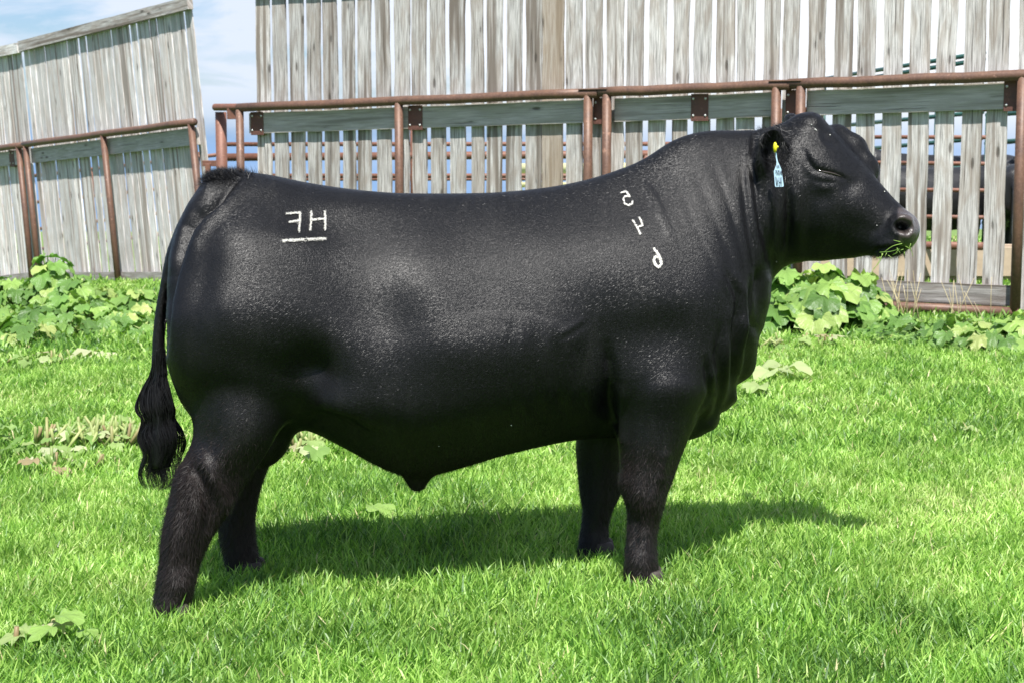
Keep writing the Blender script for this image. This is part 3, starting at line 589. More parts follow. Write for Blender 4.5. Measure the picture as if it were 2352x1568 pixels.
ink = [[(172, 1155), (190, 1300), (212, 1455)], [(212, 1455), (222, 1330), (214, 1180)], [(214, 1180), (232, 1310), (248, 1450)], [(256, 1275), (262, 1292)], [(282, 1175), (284, 1300), (288, 1420), (302, 1460), (322, 1420), (326, 1350), (312, 1325), (290, 1345)], [(328, 1180), (330, 1340), (368, 1330)], [(358, 1170), (356, 1460)],
       [(195, 950), (198, 1110)], [(195, 955), (158, 965)], [(196, 1025), (160, 1030)], [(235, 955), (212, 965), (210, 1010), (232, 1030), (240, 1080), (215, 1105)], [(262, 950), (248, 1020), (255, 1100), (272, 1090), (276, 990), (262, 950)], [(300, 950), (284, 970), (298, 1110), (282, 1118)], [(322, 980), (318, 1100)], [(318, 980), (335, 1040), (320, 1100)], [(348, 960), (362, 1110)], [(372, 1020), (352, 1060)], [(362, 985), (372, 1110)],
       [(212, 800), (222, 880)], [(236, 800), (222, 840), (240, 885)], [(258, 790), (262, 880)], [(285, 800), (270, 840), (295, 860), (280, 885)]]
for ln in ink: mb.tube([Pt(x, y, -.0012) for x, y in ln], .00062 if ln[0][1] > 1140 else .00045, 5)
mb.build('writing', M_ink, tg_)
# grass hanging from the mouth
gm = thing('grass_wisp', tuple(P(2020, 585, 5.40)), 'green grass strands hanging from the mouth of the bull', 'grass wisp')
mb = MB()
for pts in ([(2028, 583), (2012, 612), (1985, 645), (1955, 672)], [(2026, 582), (2022, 600), (2006, 618)], [(2080, 566), (2092, 575), (2097, 590)], [(2068, 556), (2052, 552)], [(2072, 560), (2050, 566), (2030, 580)], [(2060, 570), (2068, 582)], [(2092, 560), (2088, 572)], [(2020, 580), (2045, 578), (2066, 572)]):
    dz = P(0, 0, 1)*0; q = [P(u, v, 5.385+(2100-u)/708*.12-.012) for u, v in cr([(a, b) for a, b in pts], 4)]
    mb.tube(q, [.0012*(1-.6*i/len(q)) for i in range(len(q))], 4, rng.random()*.6+.3)
for _ in range(10):
    u = random.uniform(2008, 2096); v = 590-max(0, u-2045)*.42+random.uniform(-9, 3); L_ = random.uniform(5, 16); a = random.uniform(.2, 2.9)
    q = [P(u+L_*t*math.cos(a), v+L_*t*math.sin(a)*.8, 5.385+(2100-u)/708*.12-.014) for t in (0, .5, 1)]
    mb.tube(q, [.0009, .0008, .0004], 4, rng.random()*.7+.2)
mb.build('strands', M_grass, gm)

# ------------------------------------------------------------ windbreak fences
def line_at(u, A, Bp, v=400):         # point on the fence line seen at photograph column u
    k = (u-1176)/(FU*cP+(784-v)*sP); d = Bp-A; s = (k*A[1]-A[0])/(d[0]-k*d[1]); return s
def board(mb, base, ax, up, nrm, w_, h_, th, r, wob=.004, cup=.0):
    k = 14; V = []; uv = []; ph = random.random()*9
    for i in range(k+1):
        t = i/k; y = h_*t; a = wob*mnoise.noise(Vector((ph, y*2.1, 0)))*2; b = wob*mnoise.noise(Vector((ph+20, y*2.6, 0)))*2
        if random.random() < .05: b += .006*random.choice((-1, 1))
        bow = .010*math.sin(math.pi*t+ph)*math.sin(ph*3)
        for (sx, sy) in ((-1, 0), (-.33, .0), (.33, .0), (1, 0), (1, 1), (-1, 1)):
            xx = sx*w_/2+(a if sx < 0 else b if sx > 0 else 0)+bow; dd = -th*sy-(cup*(1-abs(sx)) if sy == 0 else 0)
            V.append(base+ax*xx+up*y+nrm*dd); uv.append((sx*w_/2, y))
    F = [[i*6+j, i*6+(j+1) % 6, (i+1)*6+(j+1) % 6, (i+1)*6+j] for i in range(k) for j in range(6)]
    F += [[3, 2, 5, 4], [2, 1, 0, 5]]; o = k*6; F += [[o+4, o+5, o+2, o+3], [o+5, o, o+1, o+2]]
    mb.add(V, F, None, r, uv)
def plank(name, a, b, up, nrm, h_, th, parent, mat, r):   # long horizontal plank from a to b (centre line of its front face)
    L = np.linalg.norm(b-a); ax = (b-a)/L; mb = MB(); k = 18; V = []; uv = []
    for i in range(k+1):
        t = i/k; c = a+ax*L*t; e1 = .004*mnoise.noise(Vector((r*50, t*9, 0))); e2 = .004*mnoise.noise(Vector((r*50+9, t*9, 0)))
        for (sy, sd_) in ((-1, 0), (1, 0), (1, 1), (-1, 1)):
            V.append(c+up*(sy*h_/2+(e1 if sy < 0 else e2))-nrm*th*sd_); uv.append((sy*h_/2+sd_*.1, L*t))
    F = [[i*4+j, (i+1)*4+j, (i+1)*4+(j+1) % 4, i*4+(j+1) % 4] for i in range(k) for j in range(4)]; F += [[0, 1, 2, 3], [k*4+3, k*4+2, k*4+1, k*4]]
    mb.add(V, F, None, r, uv); return mb.build(name, mat, parent, False)
def panel(label, A, Bq, zra, zrb, zba, zbb, ztop, posts, boards, lean=0., tilt=0., plates=(), rail_ext=(0, 0), bottom=True, group='windbreak panels of the wooden fence', lastpost=True, flat=None):
    A = np.array([*A, 0.]); Bq = np.array([*Bq, 0.]); d = Bq-A; L = np.linalg.norm(d); ax = d/L
    nrm0 = np.array([ax[1], -ax[0], 0.]); 
    if nrm0[1] > 0: nrm0 = -nrm0
    upn = np.array([0, 0, 1.])+ax*tilt; up = upn/np.linalg.norm(upn); nrm = nrm0; ul = np.linalg.norm(upn)
    def pt(s, z, off=0.):            # s metres along, z height above the panel foot
        zb = zba+(zbb-zba)*s/L; return A+ax*s+np.array([0, 0, zb])+upn*(z-zb)+nrm*off
    zr = lambda s: zra+(zrb-zra)*s/L
    zb = lambda s: zba+(zbb-zba)*s/L
    R_ = .046; zt = (lambda s: ztop) if np.isscalar(ztop) else (lambda s: ztop[0]+(ztop[1]-ztop[0])*s/L)
    th = thing('windbreak_panel', tuple(A+np.array([0, 0, zba])), label, 'fence panel', group)
    mb = MB(); mb.tube([pt(-rail_ext[0]+(L+rail_ext[0]+rail_ext[1])*i/8, zr(L*i/8)+.004*math.sin(i*2.1)) for i in range(9)], R_, 18); mb.build('top_rail', M_rust, th)
    for s in posts:
        mb = MB(); mb.tube([pt(s, zb(s)-.05), pt(s, .5*(zb(s)+zr(s))), pt(s, zr(s)-.02)], .043, 18); mb.build('post', M_rust, th)
    # wooden plank behind the rail, bolted to steel plates
    PF = -.08 if lean == 0 else -.066
    plank('plank', pt(.06, zr(.06)-.165, PF), pt(L-.06, zr(L-.06)-.165, PF), up, nrm, .215, .042, th, M_plank, random.random()*.9)
    for s in plates:
        mb = MB(); mb.box(pt(s, zr(s)-.165, PF+.006), ax*.085, up*.118, nrm*.004); mb.box(pt(s, zr(s)-.165-.122, PF-.012), ax*.085, up*.005, nrm*.022); pl = mb.build('bracket', M_plate, th, False)
        for (a_, b_) in ((-.06, .075), (-.06, -.075), (.06, .075), (.06, -.075)):
            m_ = MB(); c = pt(s+a_, zr(s)-.165+b_, PF+.011); ball(m_, c, (.011, .011, .011), 10); m_.build('bolt', M_zinc, pl)
    mb = MB(); BF = PF-.052
    for (s0, s1, r) in boards:
        sc_ = (s0+s1)/2; z0 = zb(sc_)+.02+random.random()*.03
        board(mb, pt(sc_, z0, BF-(.0 if lean == 0 else .023+random.random()*.004)), ax, up, nrm, s1-s0, (zt(sc_)-z0)*ul, .024 if lean == 0 else .014, r, .006, random.uniform(-.004, .004))
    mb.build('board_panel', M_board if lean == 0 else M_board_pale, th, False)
    plank('cap_board', pt(-.05, zt(0)-.06, PF), pt(L+.02, zt(L)-.06, PF), up, nrm, .15, .05 if lean == 0 else .075, th, M_board, .3+random.random()*.3)
    if bottom:
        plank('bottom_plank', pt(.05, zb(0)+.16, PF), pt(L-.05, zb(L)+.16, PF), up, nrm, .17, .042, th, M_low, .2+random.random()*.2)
        mb = MB(); mb.tube([pt(0, zb(0)+.035), pt(L, zb(L)+.035)], .042, 16); mb.build('bottom_rail', M_rust, th)
    if flat is not None:
        flat = L+.06
        mb = MB(); mb.box(pt(flat, zr(flat)+.030, 0), ax*.15, up*.006, nrm*.055); mb.build('joint_plate', M_rust, th, False)
    return th
LA = np.array([-2.87, 18.1]); RA = np.array([4.105, 13.9])
def main_panel(label, ua, ub, posts_u, plates_u, board_u, rr, **kw):
    sa, sb = line_at(ua, LA, RA), line_at(ub, LA, RA); a = LA+(RA-LA)*sa; b = LA+(RA-LA)*sb; L = np.linalg.norm(b-a)
    m_ = lambda u: (line_at(u, LA, RA)-sa)/(sb-sa)*L
    z = lambda s: 1.805+(1.984-1.805)*s; g = lambda s: float(ground(*(LA+(RA-LA)*s)))
    bo = [(m_(x0), m_(x1), r) for (x0, x1), r in zip(board_u, rr)]
    return panel(label, a, b, z(sa), z(sb), g(sa)+.02, g(sb)+.02, z((sa+sb)/2)+1.26, [m_(u) for u in posts_u], bo, plates=[m_(u) for u in plates_u], **kw)
c2 = lambda L_: [((900+a/1.96)*.5742, (900+b/1.96)*.5742) for a, b in L_]; c3 = lambda L_: [((2000+a/1.96)*.5742, (2000+b/1.96)*.5742) for a, b in L_]; c4 = lambda L_: [((3000+a/1.96)*.5742, (3000+b/1.96)*.5742) for a, b in L_]
bA = c2([(200, 303), (328, 430), (459, 563), (590, 692), (717, 825), (868, 960), (985, 1085), (1127, 1237), (1272, 1385), (1417, 1525), (1553, 1668), (1712, 1828), (1870, 1963), (1993, 2110), (2150, 2265)])+c3([(143, 266), (272, 432), (460, 585), (612, 742)])
rA = [.10, .42, .56, .14, .70, .28, .3, .44, .58, .72, .16, .02, .46, .6, .3, .18, .99, .33, .2]
bB = c3([(778, 907), (930, 1058), (1108, 1240), (1293, 1410), (1468, 1595), (1632, 1770), (1795, 1935), (2000, 2120)]); rB = [.81, .2, .93, .53, .05, .95, .34, .80]
bC = c3([(2163, 2283)])+c4([(390, 520), (595, 735), (785, 925), (988, 1135), (1192, 1350), (1405, 1550), (1610, 1768), (1812, 1972), (2040, 2170)]); rC = [.50, .79, .35, .62, .08, .36, .66, .22, .51, .65]
main_panel('long windbreak panel behind the back of the bull, with one tan board', 553, 1352, (553, 917, 1350), (582, 945, 1372), bA, rA, rail_ext=(.02, .10), flat=1)
main_panel('short windbreak panel above the shoulder of the bull, dark plate in mid plank', 1388, 1788, (1393, 1780), (1597,), bB, rB, rail_ext=(.055, .10), flat=1)
main_panel('grey windbreak panel behind the head of the bull, cattle showing through its gaps', 1828, 2352, (1836, 2342), (1815, 2318), bC, rC, rail_ext=(.08, .4))
# joint plates between the panels
# left section, leaning forward and running away downhill
E0 = np.array([-3.66, 20.5]); E1 = np.array([-7.85, 25.85]); ED = (E1-E0)/np.linalg.norm(E1-E0); EL = np.linalg.norm(E1-E0)
def left_boards(s0, s1):
    out = []; s = s0
    while s < s1-.1:
        w_ = random.uniform(.150, .182); out.append((s, s+w_, random.random()*.97)); s += w_+random.choice((.012, .018, .03, .055, .04, .02))
    return out
gz = lambda s: float(ground(*(E0+ED*s)))-.10
Lf = 5.25
kL = dict(lean=.11, tilt=.175)
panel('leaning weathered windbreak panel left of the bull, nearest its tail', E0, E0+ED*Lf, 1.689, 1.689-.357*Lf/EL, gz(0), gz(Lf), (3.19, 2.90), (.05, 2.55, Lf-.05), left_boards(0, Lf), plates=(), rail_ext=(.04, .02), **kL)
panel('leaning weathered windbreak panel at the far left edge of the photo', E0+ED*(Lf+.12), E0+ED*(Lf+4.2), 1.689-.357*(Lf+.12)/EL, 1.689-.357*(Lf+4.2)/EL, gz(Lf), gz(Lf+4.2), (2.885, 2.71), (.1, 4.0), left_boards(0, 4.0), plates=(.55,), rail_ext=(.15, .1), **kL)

# ------------------------------------------------------------ pipe gates and pens behind the windbreak
def pipe_fence(name, label, cat, pa, pb, rails, posts, mat, rp=.04, extra=None, group=None, braces=()):
    # rails: (z at a, z at b, radius); posts: fraction along
    pa = np.array(pa, float); pb = np.array(pb, float); d = pb-pa
    th = thing(name, (pa[0], pa[1], float(ground(*pa))), label, cat, group)
    for (za, zb, r) in rails:
        mb = MB(); mb.tube([(*pa, za), (*(pa+d*.5), (za+zb)/2), (*pb, zb)], r, 12); mb.build('rail', mat, th)
    for (f, r, ztop) in posts:
        p = pa+d*f; mb = MB(); mb.tube([(*p, float(ground(*p))-.05), (*p, ztop*.5), (*p, ztop)], r, 12); mb.build('post', mat, th)
    for (f, z, s_) in braces:
        p = pa+d*f; ax = d/np.linalg.norm(d); mb = MB(); V = [np.array([*p, z]), np.array([*p, z-.14*s_]), np.array([*(p-ax*.14), z])]
        V = V+[v+np.array([0, .012, 0]) for v in V]; mb.add(V, [[0, 1, 4, 3], [1, 2, 5, 4], [2, 0, 3, 5]], [[0, 2, 1], [3, 4, 5]]); mb.build('gusset', mat, th, False)
    return th
def zat(v, Y): return float(P(1176, v, Y)[2])
def xat(u, Y, v=400): return float(P(u, v, Y)[0])
Yg = 17.2
pipe_fence('pipe_gate', 'orange rusty pipe gate panel behind the head of the bull', 'gate', (xat(1850, 18.6), 18.6), (xat(2262, Yg-.6), Yg-.6),
  [(zat(254, 18.6), zat(248, 16.6), .038)]+[(zat(a, 18.6), zat(b, 16.6), r) for a, b, r in ((315, 316, .02), (372, 377, .02), (434, 438, .02), (494, 500, .02), (560, 566, .04))],
  [(0, .035, zat(250, 18.6)), (.235, .035, zat(250, 18)), (.955, .035, zat(248, 16.6))], M_rust2, braces=((.955, 1.30, -1), (.955, .55, 1)))
Yf = 24.
pipe_fence('pipe_fence', 'rusty pipe fence seen through the gaps behind the back of the bull', 'fence', (xat(515, Yf), Yf), (xat(1850, 23), 23),
  [(zat(332, Yf), zat(331, 23), .03), (zat(362, Yf), zat(352, 23), .055), (zat(404, Yf), zat(404, 23), .03), (zat(413, Yf), zat(411, 23), .022)],
  [(.128, .05, zat(362, Yf)), (.335, .045, zat(245, 23.5)), (.475, .055, zat(360, 23.5)), (.735, .055, zat(358, 23)), (.96, .05, zat(250, 23))], M_rust2)
# stub post and short rail at the end of the line (gateway)
g2 = thing('gate_post', (xat(509, 19.2), 19.2, float(ground(-3.2, 19.2))), 'thick rusty gate post standing left of the long windbreak panel, above the tailhead', 'post')
mb = MB(); q = (xat(510, 19.2), 19.2); mb.tube([(*q, -.3), (*q, .8), (*q, zat(258, 19.2))], .064, 18); mb.build('post', M_rust2, g2)
mb = MB(); mb.tube([(xat(497, 19.15), 19.15, zat(247, 19.15)), (xat(590, 18.6), 18.6, zat(247, 18.7))], .04, 18, cap=False); mb.tube([(xat(502, 19.15), 19.15, zat(247, 19.15)), (xat(590, 18.6), 18.6, zat(247, 18.7))], .03, 18); mb.build('rail', M_rust2, g2)
mb = MB(); mb.box((xat(538, 18.9), 18.9, zat(262, 18.9)), (.07, -.03, 0), (0, .02, 0), (0, 0, .06)); mb.build('hinge_plate', M_rust2, g2, False)
lat_ = thing('latch_bracket', (xat(487, 20.2), 20.2, zat(378, 20.2)), 'small rusty latch box on the near end of the leaning panel, above the tailhead', 'latch')
mb = MB(); mb.box((xat(484, 20.2), 20.2, zat(376, 20.2)), (.10, -.04, 0), (.0, .04, 0), (0, 0, .035)); mb.box((xat(478, 20.15), 20.15, zat(388, 20.2)), (.03, 0, 0), (0, .03, 0), (0, 0, .06)); mb.build('latch_box', M_rust2, lat_, False)
# farther rusty rails seen through the left section
pipe_fence('pipe_fence', 'rusty pipe fence seen through the gaps of the leaning panels on the left', 'fence', (xat(-60, 31), 31), (xat(520, 27), 27),
  [(zat(420, 31), zat(354, 27), .03), (zat(480, 31), zat(418, 27), .03), (zat(545, 31), zat(470, 27), .03), (zat(590, 31), zat(520, 27), .03)], [(.1, .04, zat(400, 31)), (.5, .04, zat(385, 29)), (.9, .04, zat(350, 27))], M_rust2)
# green corral panels running away
def gl(u, v, Y): p = P(u, v, Y); return p
gA = (xat(1880, 24.5), 24.5); gB = (xat(2252, 19.6), 19.6)
pipe_fence('corral_panel', 'dark green corral panel rising above the top rail behind the right windbreak panel', 'corral panel', gA, gB,
  [(zat(183, 24.5), zat(122, 19.6), .027), (zat(198, 24.5), zat(137, 19.6), .027)]+[(zat(a, 24.5), zat(b, 19.6), .026) for a, b in ((294, 258), (353, 318), (399, 385), (449, 447), (505, 514), (560, 578))],
  [(.03, .03, zat(185, 24.5)), (.76, .022, zat(140, 21)), (.98, .036, zat(120, 19.6))], M_green, group='green corral panels behind the windbreak')
pipe_fence('corral_panel', 'dark green corral panel seen in the last gap at the right edge', 'corral panel', (xat(2262, 19.4), 19.4), (xat(2440, 18.4), 18.4),
  [(zat(a, 19.4), zat(b, 18.4), .028) for a, b in ((265, 252), (330, 316), (392, 392), (452, 458), (512, 520), (576, 590))], [(0.02, .03, zat(260, 19.4)), (.95, .03, zat(250, 18.4))], M_green, group='green corral panels behind the windbreak')
pipe_fence('yellow_pipe_gate', 'pale yellow pipe gate seen beyond the cattle', 'gate', (xat(1190, 32), 32), (xat(2420, 27), 27), [(zat(388, 32), zat(384, 27), .10), (zat(425, 32), zat(428, 27), .05)], [(0, .08, zat(380, 32)), (.5, .07, zat(386, 29)), (1, .08, zat(378, 27))], M_yellow)
# feed trough
tr = thing('feed_trough', (xat(2120, 17.6), 17.6, 0), 'low tan concrete feed trough on the ground behind the right windbreak panel', 'trough')
mb = MB(); cx = xat(2120, 17.6); mb.box((cx, 17.45, .22), (1.3, 0, 0), (0, .03, .0), (0, 0, .15)); mb.box((cx, 17.95, .22), (1.3, 0, 0), (0, .03, 0), (0, 0, .15)); mb.box((cx, 17.7, .06), (1.28, 0, 0), (0, .22, 0), (0, 0, .03)); mb.box((cx-1.27, 17.7, .235), (.03, 0, 0), (0, .2, 0), (0, 0, .14)); mb.box((cx+1.27, 17.7, .235), (.03, 0, 0), (0, .2, 0), (0, 0, .14)); mb.build('trough_body', M_trough, tr, False)

# cattle in the pen
def cow(label, x, y, yaw_, s=1.):
    g0 = float(ground(x, y)); th = thing('cow', (x, y, g0), label, 'cow', 'black cattle in the pen behind the fence'); mb = MB()
    c_, s_ = math.cos(yaw_), math.sin(yaw_)
    def T_(p): return (x+s*(p[0]*c_-p[1]*s_), y+s*(p[0]*s_+p[1]*c_), g0+s*p[2])
    def ringloft(S, n=20):
        S = cr(S, 4); V = []
        for (px, py, pz, ry, rz) in S:
            for k in range(n): an = 2*math.pi*k/n; V.append(T_((px, py+ry*math.cos(an), pz+rz*math.sin(an))))
        m_ = len(S); V += [T_(S[0][:3]), T_(S[-1][:3])]
        mb.add(V, [[i*n+j, i*n+(j+1) % n, (i+1)*n+(j+1) % n, (i+1)*n+j] for i in range(m_-1) for j in range(n)], [[m_*n, (j+1) % n, j] for j in range(n)]+[[m_*n+1, (m_-1)*n+j, (m_-1)*n+(j+1) % n] for j in range(n)])
    ringloft([(-.82, 0, .98, .05, .1), (-.78, 0, .95, .2, .24), (-.55, 0, .93, .26, .32), (-.1, 0, .86, .30, .37), (.3, 0, .87, .28, .37), (.55, 0, .92, .22, .33), (.75, 0, 1.02, .15, .25), (.92, 0, 1.12, .11, .18), (1.02, 0, 1.18, .09, .14)])
    ringloft([(.95, 0, 1.24, .07, .09), (1.02, 0, 1.22, .115, .14), (1.12, 0, 1.13, .11, .13), (1.25, 0, 1.00, .075, .085), (1.36, 0, .90, .065, .06), (1.39, 0, .88, .03, .03)])
    for (lx, ly, f) in ((.42, .15, 1), (.40, -.15, 1), (-.58, .17, 0), (-.62, -.17, 0)):
        S = [(lx, ly, .72, .11), (lx+(.02 if f else .04), ly, .5, .075), (lx+(0 if f else -.06), ly, .36, .052), (lx, ly, .14, .042), (lx+.02, ly, .06, .055), (lx+.02, ly, .0, .06)]
        mb.tube([T_(q[:3]) for q in cr(S, 3)], [s*q[3] for q in cr(S, 3)], 12)
    for sg in (-1, 1): mb.tube([T_((.98, sg*.08, 1.24)), T_((.94, sg*.17, 1.24)), T_((.93, sg*.24, 1.2))], [.02, .045, .008], 8)
    mb.tube([T_((-.80, 0, 1.1)), T_((-.88, 0, .9)), T_((-.88, 0, .5)), T_((-.87, 0, .3))], [.03, .02, .03, .01], 8)
    bdy = mb.build('body', None, None); r2 = bdy.modifiers.new('r', 'REMESH'); r2.mode = 'VOXEL'; r2.voxel_size = .025
    m2 = bpy.data.meshes.new_from_object(bdy.evaluated_get(bpy.context.evaluated_depsgraph_get())); bpy.data.objects.remove(bdy)
    link('body', m2, M_coat2, th)
M_coat2 = simple('distant_black_coat', (.012, .012, .013), .42, 0, .3, 60, .4)
cow('black cow seen side on through the two gaps left of the gate upright', xat(2150, 19.0), 19.0, .2, .95)
cow('black cow standing behind the other cattle with its head raised', xat(2190, 20.6), 20.6, 2.6, 1.05)
cow('black cow at the right end of the pen by the last gap', xat(2345, 18.9), 18.9, 1.2, .98)
cow('black cow partly hidden behind the muzzle of the bull', xat(2085, 21.5), 21.5, -.3, 1.0)

# ------------------------------------------------------------ grass
def clumpnoise(x, y, s): return np.array([mnoise.noise(Vector((a*s, b*s, 3.3))) for a, b in zip(x, y)])
bare = []                                # soil patches where leaves or stubs stand
def grass(cnt, y0, y1, hmin, hmax, wd, mar=1.22, lay=.35):
    yy = np.sqrt(rng.uniform(y0**2, y1**2, cnt)); half = yy*2352/2/FU*mar+.35; xx = rng.uniform(-1, 1, cnt)*half
    cx = np.round(xx/.05)*.05; cy = np.round(yy/.05)*.05
    g1 = np.empty((0,)); key = {}
    nz = np.empty(cnt); lf_ = np.empty(cnt)
    for i in range(cnt):
        k = (cx[i], cy[i]); v = key.get(k)
        if v is None: v = key[k] = (mnoise.noise(Vector((k[0]*2.3, k[1]*1.6, 1))), mnoise.noise(Vector((k[0]*9, k[1]*9, 5))), mnoise.noise(Vector((k[0]*.9, k[1]*.55, 8)))+.6*mnoise.noise(Vector((k[0]*3.3, k[1]*2.4, 12))))
        nz[i] = v[0]*.6+v[1]*.5; lf_[i] = v[2]
    L = rng.uniform(hmin, hmax, cnt)*(1+.55*nz)*(1-.35*np.clip(lf_, -.3, 1)); az = rng.uniform(0, 2*math.pi, cnt)
    z0 = ground(xx, yy); b0 = np.stack([xx, yy, z0], 1)
    face = rng.uniform(0, math.pi, cnt); s = np.stack([np.cos(face), np.sin(face)*.6, np.zeros(cnt)], 1)
    ln = np.clip(rng.gamma(2., .19, cnt), 0, 1.1)+lay*np.clip(nz, -.3, 1)*.3
    dr = np.stack([np.cos(az)*ln+.10, np.sin(az)*ln, np.ones(cnt)], 1); dr /= np.linalg.norm(dr, axis=1)[:, None]
    bend = np.stack([np.cos(az), np.sin(az), -np.full(cnt, .7)], 1)*(L*rng.uniform(.05, .5, cnt))[:, None]
    W_ = wd*rng.uniform(.6, 1.25, cnt)
    rows = []
    for t, wf in ((0, .75), (.35, 1.), (.72, .8)):
        c = b0+dr*(L*t)[:, None]+bend*(t*t); rows += [c-s*(W_*wf/2)[:, None], c+s*(W_*wf/2)[:, None]]
    rows.append(b0+dr*L[:, None]+bend)
    V = np.stack(rows, 1).reshape(-1, 3); o = np.arange(cnt)[:, None]*7
    F4 = np.concatenate([o+np.array([[0, 1, 3, 2]]), o+np.array([[2, 3, 5, 4]])]); F3 = o+np.array([[4, 5, 6]])
    r = np.clip(.41+rng.normal(0, .20, cnt)-.22*nz+.34*lf_, 0, .94); dead = rng.random(cnt) < .012+.05*np.clip(lf_-.1, 0, 1); r[dead] = 1.
    return V, F4, F3, np.repeat(r, 7)
parts = [grass(160000, 3.9, 7.6, .04, .088, .0052), grass(110000, 7.6, 12.2, .045, .09, .0078), grass(95000, 12.2, 22.5, .05, .10, .015), grass(26000, 22.5, 36, .06, .14, .03, 1.3)]
V = []; F4 = []; F3 = []; R = []; o = 0
for a, b, c_, d_ in parts: V.append(a); F4.append(b+o); F3.append(c_+o); R.append(d_); o += len(a)
me_g = np_mesh('grass', np.concatenate(V), [np.concatenate(F4), np.concatenate(F3)], {'rnd': np.concatenate(R)})
tag(link('grass', me_g, M_grass, None, False), kind='stuff'); bpy.data.objects['grass']['label'] = 'short bright green pasture grass'

# ------------------------------------------------------------ broad-leaved weeds
def leaf(mb, c, direc, size, r, tilt, fold=.25, elong=1.1, wav=.12):
    # heart-shaped lobed leaf on its petiole end c, growing along direc
    d = np.array(direc, float); d /= np.linalg.norm(d); s = np.cross(d, (0, 0, 1.)); s /= np.linalg.norm(s)+1e-9; u = np.cross(s, d)
    ph = random.random()*6; nr = 6; na = 26; V = [c.copy()]; uv = [(.5, 0)]
    for i in range(1, nr+1):
        rr = i/nr
        for k in range(na):
            a = 2*math.pi*k/na; lob = 1+.10*math.cos(5*a)+wav*math.sin(9*a+ph)+.05*math.sin(15*a+ph*2); heart = .62+.38*math.cos(a/2)**2 if True else 1
            R_ = size*.5*rr*lob*(heart*1.15); x = R_*math.cos(a)*elong+size*.16*rr; y = R_*math.sin(a)
            if abs(a-math.pi) < .35: x += size*.16*rr*(1-abs(a-math.pi)/.35)
            z = fold*abs(y)*.8-.45*x*x/size-.30*(y*y)/size+size*.075*math.sin(7*a+ph)*rr**2+size*.05*math.sin(3*a-ph)*rr+size*.025*math.sin(13*a+2*ph)*rr
            V.append(c+d*x+s*y+u*z); uv.append((k/na*math.pi*2, rr))
    F4 = []; F3 = [[0, 1+k, 1+(k+1) % na] for k in range(na)]
    for i in range(nr-1):
        for k in range(na): a0 = 1+i*na; F4.append([a0+k, a0+na+k, a0+na+(k+1) % na, a0+(k+1) % na])
    mb.add(V, F4, F3, r, uv)
def plant(name, label, x, y, n, hmax, spread, ls, cat='plant', group=None, mat=None, hue=(.1, .98)):
    g0 = float(ground(x, y)); th = thing(name, (x, y, g0), label, cat, group); lf = MB(); sm = MB(); base = np.array([x, y, g0])
    for i in range(n):
        a = i*2.39996+random.uniform(-.4, .4); f = ((i+.5)/n)**.6; rad = spread*f*random.uniform(.75, 1.1); h_ = hmax*(1.02-.72*f**1.4)*random.uniform(.75, 1.08)
        tip = base+np.array([math.cos(a)*rad, math.sin(a)*rad, h_])
        size = ls*random.uniform(.65, 1.2)
        mid = base+np.array([math.cos(a)*rad*.35, math.sin(a)*rad*.35, h_*.6])
        sm.tube([base+np.array([math.cos(a), math.sin(a), 0])*.03, mid, tip], [.009, .007, .004], 6, random.random()*.5)
        dz = random.uniform(-.75, .05)-.35*f; leaf(lf, tip, (math.cos(a), math.sin(a)-.25, dz), size, random.uniform(*hue), 0, random.uniform(.1, .5))
    lf.build('leaves', mat or M_leaf, th); sm.build('stems', M_stem, th)
def at_ground(u, v):
    for Y_ in np.arange(4, 30, .02):
        p = P(u, v, Y_)
        if p[2] <= ground(p[0], p[1]): return float(p[0]), float(Y_)
G1 = 'broad-leaved weeds along the left fence'; G2 = 'broad-leaved weeds along the right fence'
